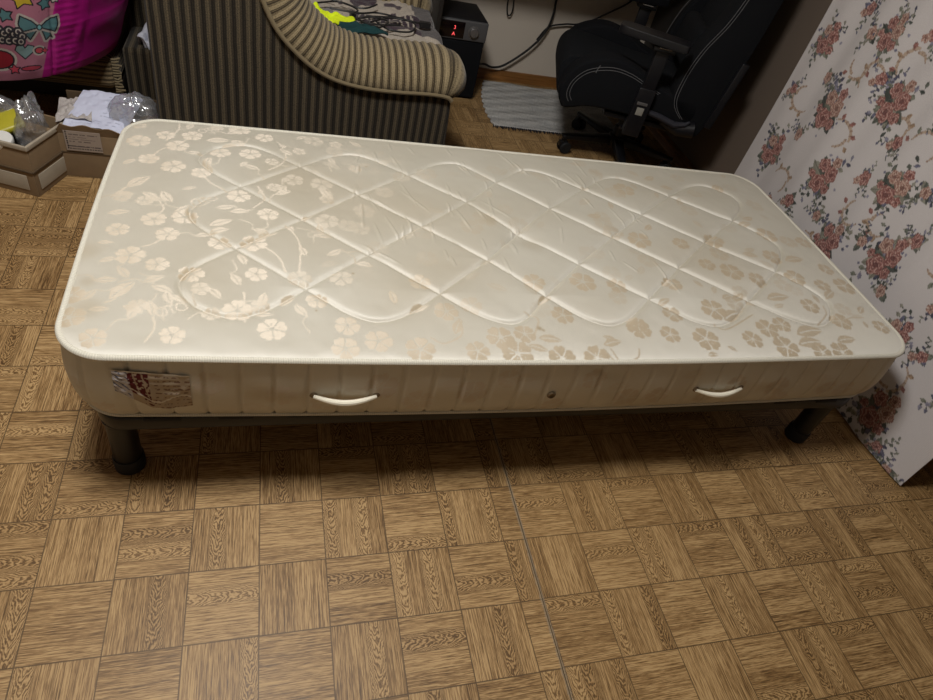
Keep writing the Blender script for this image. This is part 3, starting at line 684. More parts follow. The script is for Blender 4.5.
def sprig(cx, cz, an, L, rg, cols):
    ca, sa = math.cos(an), math.sin(an)
    for k in range(7):
        t = (k + .6) / 7; s = 1 if k % 2 else -1
        px, pz = cx + ca * L * t, cz + sa * L * t
        leaf(px, pz, an + s * .9, L * .24 * (1.2 - .5 * t), rg.choice(cols), .3)
        dot(px, pz, .0022, GR[2])
def scroll(cx, cz, r, an, rg):
    for k in range(34):
        t = k / 33; a = an + t * 3.4; q = r * (1 - .35 * t * (k > 20))
        dot(cx + q * math.cos(a), cz + q * math.sin(a), .0028 + .0026 * math.sin(PI * t), srgb(170, 152, 136) if k % 3 else srgb(142, 120, 106))
    for k in range(4):
        a = an + .7 * k + .4; leaf(cx + r * math.cos(a), cz + r * math.sin(a), a + .5, .022, rg.choice([srgb(158, 134, 112), GR[1], ROSE[1]]), .3)
rg = random.Random(11)
for k, (a, b_, r) in enumerate(SC): scroll(a, b_, r, rg.uniform(0, 6.28), rg)
for k, (a, b_) in enumerate(SG):
    for j in range(6): leaf(a, b_, rg.uniform(0, 6.28), rg.uniform(.024, .040), rg.choice(GR + BL[:1]), .26)
    for j in range(3): sprig(a, b_, rg.uniform(0, 6.28), rg.uniform(.05, .075), rg, GR + BL)
    rose(a, b_, rg.uniform(.016, .022), k + 50, k % 2 == 0)
    if k % 2: rose(a + .020, b_ - .018, .012, k + 90, True)
for k, (a, b_, s) in enumerate(CL):
    for j in range(11): leaf(a, b_ - .005, j * .57 + rg.uniform(-.2, .2), rg.uniform(.044, .064) * s, rg.choice(GR), .24)
    for j in range(5): sprig(a, b_, rg.choice([1.57, 4.71]) + rg.uniform(-.9, .9), rg.uniform(.07, .10) * s, rg, GR + BL)
    for j in range(9):
        an = rg.uniform(0, 6.28); q = rg.uniform(.045, .07) * s; dot(a + q * math.cos(an), b_ + q * math.sin(an), .0045, rg.choice(BL))
    rose(a - .014 * s, b_ + .050 * s, .015 * s, k * 7 + 6, k % 2 == 1); rose(a - .020 * s, b_ + .016 * s, .022 * s, k * 7 + 1, k % 3 == 0); rose(a + .016 * s, b_ + .028 * s, .018 * s, k * 7 + 2, k % 2 == 0)
    rose(a + .004 * s, b_ - .022 * s, .025 * s, k * 7 + 3); rose(a - .032 * s, b_ - .022 * s, .014 * s, k * 7 + 4); rose(a + .036 * s, b_ - .008 * s, .011 * s, k * 7 + 5)
hem = (ZS < .016); C3[hem] *= .93
# hanging shape: straight at the rod, pushed out a little by the mattress end lower down
def curtain_x(y, z):
    low = np.clip(1 - z / 1.2, 0, 1) ** 1.3
    x = 2.135 - low * (.075 + .030 * np.exp(-((y - .12) / .28) ** 2) - .045 * np.exp(-((y - 1.09) / .25) ** 2))
    fold = .008 * np.sin(y * 21 + .8) + .005 * np.sin(y * 47 + z * 1.5) + .004 * np.sin(y * 9 - z * 4)
    return x + fold * (.35 + .65 * np.clip(z / 1.0, 0, 1))
XC = curtain_x(YS, ZS)
near = np.clip((yN + .10 - YS) / .10, 0, 1); XC = XC + .004 * near ** 2
YC = YS - .02 * np.clip(1 - ZS, 0, 1) * 0 + .006 * np.sin(ZS * 7) * np.clip((yN + .2 - YS) / .2, 0, 1)
XC = np.maximum(XC, 2.026)
Zc = ZS + np.clip(.012 - ZS, 0, 1) * .0 + .020 * np.exp(-ZS / .05) * np.clip((YS - .0) / .3, 0, 1)
cur = grid_obj('curtain', np.stack([XC, YC, Zc], -1), M['cloth'], None, None, np.stack([YS, ZS], -1), color=C3)
md = cur.modifiers.new('thick', 'SOLIDIFY'); md.thickness = .0012; md.offset = 0
tag(cur, 'white curtain printed with rose bouquets, hanging to the floor at the bed end', 'curtain')
rod = thing('curtain_rod', 'thin white rod the rose curtain hangs from', 'curtain rod', (2.135, yN - .05, 2.21))
MB().tube([(0, 0, 0), (0, yF - yN + .1, 0)], .010, 14).build('rod', M['white'], rod)
for y in (.02, yF - yN + .08): MB().tube([(0, y, 0), (.078, y, 0)], .008, 10).build('bracket', M['white'], rod)

# ------------------------------------------------------------------ armchair with rolled arms
AY = 1.15
arm_chair = thing('armchair', 'brown corduroy armchair with thick rolled arm, standing behind the mattress', 'armchair', (0, 0, 0))
path = catmull([(.944, .360), (.926, .386), (.86, .391), (.76, .386), (.66, .386), (.57, .398), (.50, .425), (.44, .468), (.385, .525), (.345, .60), (.315, .70), (.29, .80), (.27, .90), (.25, .955), (.20, .975)], 10)
path = np.array(path)
def panel(name, y0, y1, mat, parent):
    poly = [(.03, .02), (.958, .02), (.944, .335)] + [(p[0], p[1] + .005) for p in path[4:-1:3]] + [(.20, .94), (.03, .94)]
    # front and back faces carry rib UVs
    nv_ = len(poly); me = bpy.data.meshes.new(name)
    V_ = [(x, y0, z) for x, z in poly] + [(x, y1, z) for x, z in poly]
    F_ = [tuple(range(nv_))[::-1], tuple(nv_ + i for i in range(nv_))] + [(i, (i + 1) % nv_, nv_ + (i + 1) % nv_, nv_ + i) for i in range(nv_)]
    me.from_pydata(V_, [], F_); me.update(); uvl = me.uv_layers.new(name='UVMap')
    for p in me.polygons:
        for li in p.loop_indices:
            co = me.vertices[me.loops[li].vertex_index].co
            uvl.data[li].uv = (co.x + (0 if abs(p.normal.y) > .5 else co.y), co.z)
    me.materials.append(mat); o = bpy.data.objects.new(name, me); link(o, parent)
    md = o.modifiers.new('b', 'BEVEL'); md.width = .012; md.segments = 3; md.limit_method = 'ANGLE'; md.angle_limit = .7
    import bmesh
    bm = bmesh.new(); bm.from_mesh(me); bmesh.ops.recalc_face_normals(bm, faces=bm.faces); bm.to_mesh(me); bm.free()
    return o
def roll(name, y0, width, parent, side=1):
    P0 = np.array(catmull([tuple(p) for p in path[::4]], 12))
    seg = np.hypot(*np.diff(P0, axis=0).T); s = np.concatenate([[0], np.cumsum(seg)])
    n = 420; sN = np.linspace(0, s[-1], n); Q = np.stack([np.interp(sN, s, P0[:, 0]), np.interp(sN, s, P0[:, 1])], 1)
    T = np.gradient(Q, axis=0); T /= np.linalg.norm(T, axis=1)[:, None]; N = np.stack([T[:, 1], -T[:, 0]], 1); N[N[:, 1] < 0] *= 1
    N = np.where((N[:, :1] * .3 + N[:, 1:] < 0), -N, N)
    k = 34; a = np.linspace(-.12, 1.06, k)
    P = np.zeros((n, k, 3)); UV = np.zeros((n, k, 2))
    endf = np.clip(sN / .05, 0, 1); endf = np.sqrt(1 - (1 - endf) ** 2) * .6 + .4 * np.clip(sN / .03, 0, 1) ** .5
    ridge = .0024 * np.sin(2 * PI * sN / .024)
    for j, t in enumerate(a):
        th = PI * t; up = .100 * math.sin(th) ** .8 if math.sin(th) > 0 else .100 * math.sin(th) * .5
        yy = y0 + side * (width / 2 - (width / 2 + .016) * math.cos(th))
        if t < 0: up = -.012 * (-t / .12); yy = y0 + side * (-.014 + .010 * (-t / .12))
        r_ = ridge * (1 if 0 < t < 1 else .3)
        h = (up + r_) * endf
        ey = .45 + .55 * np.clip(endf, 0, 1); P[:, j, 0] = Q[:, 0] + N[:, 0] * h; P[:, j, 1] = y0 + side * width / 2 + (yy - y0 - side * width / 2) * ey; P[:, j, 2] = Q[:, 1] + N[:, 1] * h
        UV[:, j, 0] = sN; UV[:, j, 1] = t * .3
    # piping ridge where the roll meets the panel
    o = grid_obj(name, P, M['cord_roll'], parent, None, UV)
    return o
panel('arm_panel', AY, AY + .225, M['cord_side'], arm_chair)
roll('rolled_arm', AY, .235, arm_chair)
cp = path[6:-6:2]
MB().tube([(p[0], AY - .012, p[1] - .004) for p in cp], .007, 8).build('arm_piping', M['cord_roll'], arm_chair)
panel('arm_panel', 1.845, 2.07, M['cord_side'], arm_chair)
roll('rolled_arm', 1.84, .235, arm_chair)
def uvbox(name, x0, x1, y0, y1, z0, z1, mat, parent, bev=.03, vertical=True):
    o = MB().box(x0, x1, y0, y1, z0, z1).build(name, mat, parent, bevel=bev, seg=5)
    me = o.data; l = me.uv_layers.new(name='UVMap')
    for p in me.polygons:
        for li in p.loop_indices:
            c = me.vertices[me.loops[li].vertex_index].co
            if abs(p.normal.y) > .5: l.data[li].uv = (c.x, c.z)
            elif abs(p.normal.x) > .5: l.data[li].uv = (c.y, c.z)
            else: l.data[li].uv = (c.x, c.y)
    return o
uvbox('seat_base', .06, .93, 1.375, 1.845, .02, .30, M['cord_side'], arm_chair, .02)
uvbox('seat_cushion', .28, .945, 1.375, 1.845, .30, .425, M['cord_roll'], arm_chair, .045)
uvbox('backrest', .03, .30, 1.375, 1.845, .30, .93, M['cord_roll'], arm_chair, .05)
uvbox('rear_panel', -.128, .03, 1.56, 1.775, .0, .245, M['cord_side'], arm_chair, .015)
uvbox('back_cushion', -.138, .03, 1.77, 2.05, .03, .86, M['cord_side'], arm_chair, .02)

# ------------------------------------------------------------------ blanket on the seat
nu, nv = 150, 130
U_, V_ = np.meshgrid(np.linspace(0, 1, nu), np.linspace(0, 1, nv), indexing='ij')
bx = .31 + .72 * U_; by = 1.376 + .468 * V_
hz = .436 + .008 * smooth_noise((nu, nv), (9, 8), 21) + .003 * smooth_noise((nu, nv), (30, 26), 22)
over = np.clip((bx - .945) / .085, 0, 1)
bz = hz - .17 * over ** 1.8; bx = bx - .040 * over ** 2
bz += .012 * np.clip((1.39 - by) / .015, 0, 1) + .008 * np.clip((by - 1.83) / .015, 0, 1)
cc = np.ones((nu, nv, 3)) * np.array(srgb(172, 162, 150))
pn = smooth_noise((nu, nv), (6, 5), 31); pn2 = smooth_noise((nu, nv), (22, 9), 32)
cc[(pn + .5 * pn2) > .75] = srgb(70, 58, 66); cc[(pn + .5 * pn2) < -.8] = srgb(128, 124, 124); cc[(U_ > .80) & (V_ > .30)] = srgb(92, 88, 88)
cc[(np.abs(V_ - .55) < .09) & (U_ > .45) & (U_ < .85) & (np.mod(U_ * 30 + pn2, 1) < .75)] = srgb(60, 50, 58); cc[(V_ < .16) & (U_ > .45)] = srgb(178, 166, 146)
ob = grid_obj('blanket', np.stack([bx, by, bz], -1), M['blanket'], None, None, np.stack([bx, by], -1), color=cc)
md = ob.modifiers.new('t', 'SOLIDIFY'); md.thickness = .006; md.offset = 0
tag(ob, 'cream and dark patched woven blanket spread over the armchair seat', 'blanket')
def cloth(name, pts, z, mat, amp, seed, label, cat):
    """crumpled cloth filling an outline"""
    pts = np.array(pts, float); c = pts.mean(0); n = 64; k = 16
    C_ = np.array(catmull([tuple(p) for p in pts], n // len(pts), True)); n = len(C_)
    P = np.zeros((n, k, 3)); rg_ = np.random.default_rng(seed)
    nz = smooth_noise((n, k), (14, 4), seed); nz[-1] = nz[0]
    for j in range(k):
        t = (j + .01) / (k - 1); q = c + (C_ - c) * t
        P[:, j] = np.stack([q[:, 0], q[:, 1], z + amp * (1 - t * t) + amp * .45 * nz[:, j] * min(1, t * 2)], 1)
    o = grid_obj(name, P, mat, closed_u=True); md = o.modifiers.new('t', 'SOLIDIFY'); md.thickness = .004
    return tag(o, label, cat)
cloth('cleaning_cloth', [(.455, 1.52), (.50, 1.57), (.55, 1.52), (.62, 1.52), (.64, 1.48), (.57, 1.43), (.53, 1.415), (.48, 1.45)], .462, M['neon'], .016, 3, 'fluorescent yellow cloth crumpled on the armchair blanket', 'cloth')
cloth('folded_cloth', [(.585, 1.455), (.66, 1.475), (.72, 1.455), (.75, 1.42), (.68, 1.395), (.60, 1.40)], .462, M['teal'], .010, 5, 'dark teal cloth lying on the blanket just behind the rolled arm', 'cloth')
rg = random.Random(5)
cab = MB()
for k, pl in enumerate([[(.52, 1.62), (.60, 1.66), (.66, 1.60), (.63, 1.52), (.70, 1.48), (.80, 1.50)], [(.62, 1.50), (.70, 1.56), (.76, 1.52), (.72, 1.46), (.66, 1.49), (.70, 1.58), (.82, 1.60)], [(.70, 1.52), (.78, 1.58), (.86, 1.56), (.84, 1.49), (.76, 1.47), (.72, 1.53)], [(.56, 1.57), (.66, 1.57), (.74, 1.63), (.84, 1.57), (.90, 1.58)], [(.50, 1.68), (.58, 1.70), (.68, 1.66), (.74, 1.69)]]):
    cab.tube(catmull([(a, b_, .455 + rg.uniform(0, .014)) for a, b_ in pl], 10), .0032, 7)
cab.box(.885, .925, 1.57, 1.59, .448, .466); cab.box(.63, .65, 1.545, 1.575, .450, .468)
tag(cab.build('charger_cables', M['wire']), 'tangle of thin black charger cables on the armchair blanket', 'cables')

# ------------------------------------------------------------------ low sofa at the left and the bean bag on it
sofa = thing('sofa', 'brown ribbed sofa seat under the pink bean bag', 'sofa', (0, 0, 0))
o = uvbox('seat_cushion', -1.5, -.158, 1.56, 2.25, .085, .212, M['cord_sofa'], sofa, .035)
uvbox('base', -1.48, -.16, 1.66, 2.25, .0, .085, M['desk'], sofa, .01)
uvbox('backrest', -1.5, -.15, 2.12, 2.33, .212, .75, M['cord_sofa'], sofa, .05)
fr = MB(); rg = random.Random(8)
for k in range(13):
    z = .09 + k * .0095; fr.tube([(-.164, 1.552, z), (-.150 + rg.uniform(-.004, .004), 1.550, z + rg.uniform(-.003, .003)), (-.140 + rg.uniform(-.004, .006), 1.556, z + rg.uniform(-.006, .006))], .0038, 6)
fr.build('frayed_edge', M['cord_roll'], sofa)

nA, nH = 520, 300
az = np.concatenate([np.linspace(-PI, math.radians(-80), 60, endpoint=False), np.linspace(math.radians(-80), math.radians(-30), 360, endpoint=False), np.linspace(math.radians(-30), PI, 100, endpoint=False)]); zz = np.concatenate([np.linspace(.20, .56, 240), np.linspace(.565, .86, 60)])
prR = np.interp(zz, [.20, .214, .222, .25, .32, .385, .48, .58, .68, .76, .82, .85, .86], [.02, .36, .405, .418, .440, .465, .485, .465, .40, .30, .17, .06, .0])
AZ, ZZ = np.meshgrid(az, zz, indexing='ij')
RR = np.broadcast_to(prR, AZ.shape) * (1 + .010 * np.sin(AZ * 6 + 1)) + .0013 * smooth_noise(AZ.shape, (22, 9), 41) * np.clip((ZZ - .22) / .05, 0, 1)
seamA = [math.radians(a) for a in (-47.5, -107, 13, 73, 133, -167)]
for a in seamA:
    dd = np.abs(np.angle(np.exp(1j * (AZ - a)))) * .46; RR = RR - .004 * np.exp(-(dd / .006) ** 2)
RR = RR + .0004 * np.sin((ZZ - .2) * 330 + 3 * AZ) * np.exp(-((np.angle(np.exp(1j * (AZ + .80))) - .06) / .10) ** 2)
bxc, byc = -.56, 1.62
gx, gy = az, zz
CC = np.ones((*AZ.shape, 3)) * np.array(srgb(178, 24, 130))
tilt = math.radians(-47.5) - (.40 - ZZ) * .48
dA = np.angle(np.exp(1j * (AZ - tilt)))
printed = (dA < 0) & (dA > -math.radians(64))
CC[printed] = srgb(172, 112, 132)
sp = (smooth_noise(AZ.shape, (260, 150), 44) > 2.1) & printed; CC[sp] = srgb(120, 60, 86)
def mpoly(px, pz, pts, col, outline_=None, ow=.004, rot=0):
    """paint polygon (metres) at azimuth px deg, height pz"""
    c, s = math.cos(rot), math.sin(rot); pts = [(a * c - b_ * s, a * s + b_ * c) for a, b_ in pts]
    x = (AZ - math.radians(px)) * .46; z = ZZ - pz; big = max(math.hypot(*p) for p in pts) + .03
    sel = np.where((np.abs(x) < big) & (np.abs(z) < big)); x = x[sel]; z = z[sel]
    ins = np.zeros(len(x), bool); dist = np.full(len(x), 9.)
    for (x0, z0), (x1, z1) in zip(pts, pts[1:] + pts[:1]):
        cr = ((z0 > z) != (z1 > z)) & (x < (x1 - x0) * (z - z0) / ((z1 - z0) if z1 != z0 else 1e-9) + x0); ins ^= cr
        L2 = (x1 - x0) ** 2 + (z1 - z0) ** 2; t = np.clip(((x - x0) * (x1 - x0) + (z - z0) * (z1 - z0)) / L2, 0, 1)
        dist = np.minimum(dist, np.hypot(x - x0 - t * (x1 - x0), z - z0 - t * (z1 - z0)))
    def pt(m, col): CC[sel[0][m], sel[1][m]] = col
    if outline_ is not None: pt(dist < ow * 2.2, outline_)
    pt(ins, col); pt(dist < ow * .55, srgb(30, 30, 40))
def star(r, k=5, q=.5): return [((r if i % 2 == 0 else r * q) * math.sin(PI * i / k), (r if i % 2 == 0 else r * q) * math.cos(PI * i / k)) for i in range(2 * k)]
def ell(a, b_, n=20): return [(a * math.cos(2 * PI * i / n), b_ * math.sin(2 * PI * i / n)) for i in range(n)]
TL = srgb(82, 124, 130); WH = srgb(184, 178, 172)
def bow_print(px, pz, s, rot=0):
    for sg in (-1, 1):
        mpoly(px, pz, [(sg * .1 * s, -.05 * s), (sg * .5 * s, -.95 * s), (sg * .75 * s, -.65 * s), (sg * 1.0 * s, -.8 * s), (sg * .45 * s, .0)], TL, WH, .0035, rot)
    for sg in (-1, 1):
        mpoly(px, pz, [(0, 0), (sg * .5 * s, .45 * s), (sg * 1.15 * s, .75 * s), (sg * 1.25 * s, .2 * s), (sg * 1.1 * s, -.35 * s), (sg * .5 * s, -.15 * s)], TL, WH, .0035, rot)
    mpoly(px, pz, ell(.16 * s, .18 * s), srgb(120, 178, 184), None, .003, rot)
bow_print(-52.0, .392, .042, -.12)
for a, z, r, col in [(-61.7, .432, .021, TL), (-49.3, .458, .020, TL), (-56.1, .480, .034, srgb(190, 166, 50)), (-68, .50, .024, TL), (-72, .40, .024, srgb(190, 166, 50)), (-50, .52, .02, WH)]:
    mpoly(a, z, star(r, 5, .55), col, None, .003, .2)
mpoly(-45.8, .474, star(.018, 7, .7), WH, None, .003)
mpoly(-57.5, .318, [(0, -.024), (-.026, .004), (-.022, .020), (-.006, .022), (0, .012), (.008, .022), (.024, .018), (.024, .0)], srgb(128, 158, 160), None, .003, -.1)
mpoly(-66.5, .296, ell(.040, .030), srgb(140, 30, 46), WH, .004); mpoly(-52.6, .318, ell(.012, .010), srgb(190, 70, 80), WH, .003); mpoly(-50.6, .316, star(.010, 4, .5), srgb(190, 70, 80), None, .002)
mpoly(-56, .262, ell(.030, .008), srgb(170, 60, 80), None, .003); mpoly(-62, .262, star(.018), srgb(190, 70, 90), None, .003)
for k, (a, z) in enumerate([(-66, .385), (-64.4, .392), (-63, .380), (-61.4, .388), (-60, .376), (-58.8, .384), (-57.8, .368), (-66, .362), (-64, .360), (-62, .356), (-60, .356), (-58.4, .352)]):
    mpoly(a, z, ell(.0085, .010), WH, srgb(40, 40, 50), .0022); mpoly(a, z, ell(.0035, .0045), srgb(60, 50, 60), None, .0012)
for k in range(16): mpoly(-70 - (k % 4) * 8, .26 + .06 * (k // 4), star(.02, 5, .5) if k % 2 else ell(.018, .014), [TL, WH, srgb(190, 166, 50), srgb(190, 60, 90)][k % 4], None, .003)
bag = grid_obj('bean_bag', np.stack([bxc + RR * np.cos(AZ), byc + RR * np.sin(AZ), ZZ], -1), M['pvc'], None, None, np.stack([AZ, ZZ], -1), closed_u=True, color=CC)
bag.location = (0, 0, .008)
tag(bag, 'magenta bean bag with a pink panel of bows and stars, lying on the sofa', 'bean bag')
# scrap of white cloth between bean bag and armchair
cloth('white_cloth', [(-.075, 1.585), (-.02, 1.58), (.022, 1.60), (.020, 1.70), (-.04, 1.72)], .250, M['paper'], .055, 9, 'small scrap of white cloth lying on the ribbed ledge between bean bag and armchair', 'cloth')
wc = bpy.data.objects['white_cloth']

# ------------------------------------------------------------------ cardboard boxes
def open_box(name, label, loc, rz, w, d, h, th=.006):
    """open carton: local x along the front (0..w), y depth (0..d)"""
    t = thing(name, label, 'box', loc, rz, 'cardboard boxes on the floor')
    m = MB(); m.box(0, w, 0, th, 0, h).box(0, w, d - th, d, 0, h).box(0, th, th, d - th, 0, h).box(w - th, w, th, d - th, 0, h).box(th, w - th, th, d - th, 0, th)
    m.build('carton', M['card'], t, bevel=.0015)
    return t
ang = math.radians(-20)
bl = open_box('cardboard_box', 'low worn cardboard box with pale side panels at the left edge, holding plastic bags', (-.30 - .34 * math.cos(ang), .99 - .34 * math.sin(ang), 0), ang, .34, .20, .160)
MB().box(.02, .318, -.0025, 0, .018, .066).build('pale_panel', M['card_lt'], bl, bevel=.001)
MB().box(.3402, .3427, .018, .185, .018, .066).build('pale_panel', M['card_lt'], bl, bevel=.001)
MB().box(-.001, .341, -.004, 0, .078, .084).build('fold_strip', M['card_dk'], bl, bevel=.001)
MB().box(.340, .344, -.002, .201, .078, .084).build('fold_strip', M['card_dk'], bl, bevel=.001)
MB().box(-.001, .341, -.004, .004, .150, .164).build('rim', M['card_lt'], bl, bevel=.002)
MB().box(.336, .344, -.004, .204, .150, .164).build('rim', M['card_lt'], bl, bevel=.002)
b2 = open_box('cardboard_box', 'brown cardboard box with a shipping label, full of papers, beside the armchair', (-.262, 1.122, 0), math.radians(-1.5), .275, .20, .145)
MB().box(-.001, .276, -.002, 0, .083, .086).build('fold_line', M['card_dk'], b2)
m = MB(); nfl = 26
for k in range(nfl):    # torn front flap, folded a little outwards
    x0 = .004 + .262 * k / nfl; x1 = .004 + .262 * (k + 1) / nfl
    top = lambda x: .176 - .020 * max(0, (x - .12) / .15) + (.004 * math.sin(x * 90)) - (.018 if x < .02 else 0)
    m.add([(x0, .001, .143), (x1, .001, .143), (x1, -.008, top(x1)), (x0, -.008, top(x0)), (x0, .005, .143), (x1, .005, .143), (x1, -.004, top(x1)), (x0, -.004, top(x0))],
          [(0, 1, 2, 3), (4, 7, 6, 5), (3, 2, 6, 7), (0, 4, 5, 1), (0, 3, 7, 4), (1, 5, 6, 2)])
m.build('torn_flap', M['card'], b2)
m = MB().box(.0, .275, .19, .197, .14, .19); m.build('rear_flap', M['card_dk'], b2, bevel=.001)
nu, nv = 80, 50; LU, LV_ = np.meshgrid(np.linspace(0, 1, nu), np.linspace(0, 1, nv), indexing='ij')
c = np.ones((nu, nv, 3)) * np.array(srgb(150, 136, 124)); n1 = smooth_noise((nu, nv), (40, 10), 61)
for z0, z1, x0, x1 in [(.80, .84, .12, .9), (.68, .71, .12, .6), (.58, .61, .12, .85), (.46, .49, .12, .7), (.22, .27, .05, .95)]:
    c[(LV_ > z0) & (LV_ < z1) & (LU > x0) & (LU < x1) & (n1 > -.7)] = srgb(84, 74, 72)
c[(LV_ > .10) & (LV_ < .16) & (LU > .05) & (np.mod(LU * 22, 1) < .55)] = srgb(40, 34, 34); c[(LU > .05) & (LU < .085) & (np.mod(LV_ * 9, 1) < .7) & (LV_ > .1)] = srgb(40, 34, 34)
o = grid_obj('shipping_label', np.stack([.028 + .100 * LU, -.0105 + .0 * LU - .0 * LV_, .092 + .066 * LV_], -1), M['paper_c'], b2, None, np.stack([LU, LV_], -1), color=c, flip=True)
o.modifiers.new('t', 'SOLIDIFY').thickness = .0006; o['label'] = 'white shipping label with black print'
o.location = (0, .0065, 0)

def sheet(name, P0, du, dv, nu, nv, mat, amp, seed, label, cat, bend=0.0, color=None, group=None):
    U_, V_ = np.meshgrid(np.linspace(0, 1, nu), np.linspace(0, 1, nv), indexing='ij')
    P0, du, dv = map(lambda t: np.array(t, float), (P0, du, dv)); nrm = np.cross(du, dv); nrm /= np.linalg.norm(nrm)
    P = P0 + U_[..., None] * du + V_[..., None] * dv + nrm * (amp * (smooth_noise((nu, nv), (5, 4), seed) + .5 * smooth_noise((nu, nv), (13, 11), seed + 1)) + bend * np.sin(PI * U_))[..., None]
    o = grid_obj(name, P, mat, None, None, np.stack([U_, V_], -1), color=color); o.modifiers.new('t', 'SOLIDIFY').thickness = .0008
    return tag(o, label, cat, group)
nu, nv = 90, 70; LU, LV_ = np.meshgrid(np.linspace(0, 1, nu), np.linspace(0, 1, nv), indexing='ij')
def page(seed, tint):
    c = np.ones((nu, nv, 3)) * np.array(tint); n1 = smooth_noise((nu, nv), (30, 36), seed)
    c[(np.mod(LV_ * 14, 1) < .2) & (LU > .45) & (LU < .85) & (LV_ > .1) & (LV_ < .9) & (n1 > .2)] = srgb(150, 156, 176)
    return c
sheet('paper_sheet', (-.235, 1.122, .170), (.172, -.012, -.006), (.035, .165, .040), nu, nv, M['paper_c'], .004, 71, 'white printed paper sheet on top in the labelled cardboard box', 'paper', .006, page(5, srgb(196, 200, 220)))
sheet('paper_sheet', (-.258, 1.150, .168), (.10, .0, .010), (-.010, .125, .012), nu, nv, M['paper_c'], .004, 73, 'crumpled pale paper at the left inside the labelled cardboard box', 'paper', .008, page(7, srgb(176, 170, 166)))
def crumple_bag(name, c, r, seed, label, sq=(1, 1, 1)):
    n, k = 90, 46; a = np.linspace(0, 2 * PI, n, endpoint=False); b_ = np.linspace(.02, PI - .02, k); Aa, Bb = np.meshgrid(a, b_, indexing='ij')
    nz = smooth_noise((n, k), (9, 6), seed); nz2 = smooth_noise((n, k), (24, 14), seed + 1); w = (.5 - .5 * np.cos(np.clip(np.minimum(Aa, 2 * PI - Aa) / .5, 0, 1) * PI))
    rr = 1 + (.16 * nz + .07 * np.abs(nz2)) * w
    P = np.stack([c[0] + r * sq[0] * rr * np.sin(Bb) * np.cos(Aa), c[1] + r * sq[1] * rr * np.sin(Bb) * np.sin(Aa), c[2] + r * sq[2] * rr * np.cos(Bb)], -1)
    return tag(grid_obj(name, P, M['plast'], closed_u=True), label, 'plastic bag', 'plastic bags in the cardboard boxes')
crumple_bag('plastic_bag', (-.046, 1.195, .185), .066, 81, 'crumpled clear plastic bag at the right of the papers in the labelled box', (1.0, .9, .9))
crumple_bag('plastic_bag', (-.312, 1.115, .155), .062, 84, 'clear plastic bag standing upright in the low pale-panelled box', (.62, 1.0, 1.35))
crumple_bag('plastic_bag', (-.45, 1.20, .150), .075, 87, 'clear plastic bag lying at the far left in the low pale-panelled box', (1.15, .8, .8))
o = MB().box(-.07, .07, -.035, .035, -.012, .012).build('packet', M['yellow'], None, bevel=.010, seg=4); o.location = (-.405, 1.12, .150); o.rotation_euler = (.35, -.25, .5)
tag(o, 'yellow-green packet showing through the bags in the low box', 'packet')
o = MB().box(-.035, .035, -.03, .03, -.010, .010).build('packet', M['card'], None, bevel=.008, seg=4); o.location = (-.300, 1.115, .135); o.rotation_euler = (.9, .1, -.3)
tag(o, 'small brown packet inside the upright plastic bag', 'packet')
o = MB().lathe([(0, 0), (.026, 0), (.028, .003), (.028, .020), (.026, .024), (0, .024)], 30).build('jar_lid', M['white']); o.location = (-.372, 1.045, .138); o.rotation_euler = (.35, .1, 0)
tag(o, 'round white lid lying in the front corner of the low box', 'lid')
o = MB().lathe([(0, 0), (.10, 0), (.10, .10), (0, .10)], 4).build('dark_filler', M['rubber'], None, bevel=.02, seg=4); o.location = (-.455, 1.14, .010); o.rotation_euler = (0, 0, ang + PI / 4)  # black block that makes the inside of the low box black
tag(o, 'black block in the bottom of the low box, making its interior black', 'bag')

# ------------------------------------------------------------------ speaker
sp_ = thing('speaker', 'black speaker with red digits and volume knob, between armchair and desk wall', 'speaker', (1.062, 2.052, 0))
MB().box(0, .232, .012, .26, .004, .352).build('cabinet', M['vinyl'], sp_, bevel=.006)
MB().box(.004, .228, .0, .014, .010, .262).build('grille', M['fab'], sp_, bevel=.005)
cp_ = MB().box(.0, .232, -.002, .014, .266, .350).build('control_panel', M['panel'], sp_, bevel=.006)
di = MB().box(.008, .124, -.0045, 0, .274, .343).build('display', M['glass'], cp_, bevel=.002)
def text_mesh(s, size):
    cu = bpy.data.curves.new('t', 'FONT'); cu.body = s; cu.size = size; cu.extrude = .0004; cu.align_x = 'CENTER'
    to = bpy.data.objects.new('t', cu); COL.objects.link(to); dg = bpy.context.evaluated_depsgraph_get(); me = bpy.data.meshes.new_from_object(to.evaluated_get(dg))
    bpy.data.objects.remove(to); bpy.data.curves.remove(cu); return me
for s, x, z in (('3', .078, .311), ('A', .076, .284)):
    me = text_mesh(s, .021); me.materials.clear(); me.materials.append(M['red']); me.transform(Matrix.Translation((x, -.0052, z)) @ Matrix.Rotation(PI / 2, 4, 'X'))
    o = bpy.data.objects.new('digit', me); link(o, sp_)
kn = MB().lathe([(0, 0), (.026, 0), (.0265, .002), (.021, .003), (.020, .014), (.018, .016), (0, .0165)], 36, (.168, -.002, .307), 'y'); kn.build('volume_knob', M['knob'], sp_)
for x in (.03, .20):
    for y in (.04, .23): MB().lathe([(0, 0), (.010, 0), (.009, .006), (0, .006)], 14, (x, y, 0)).build('foot', M['rubber'], sp_)

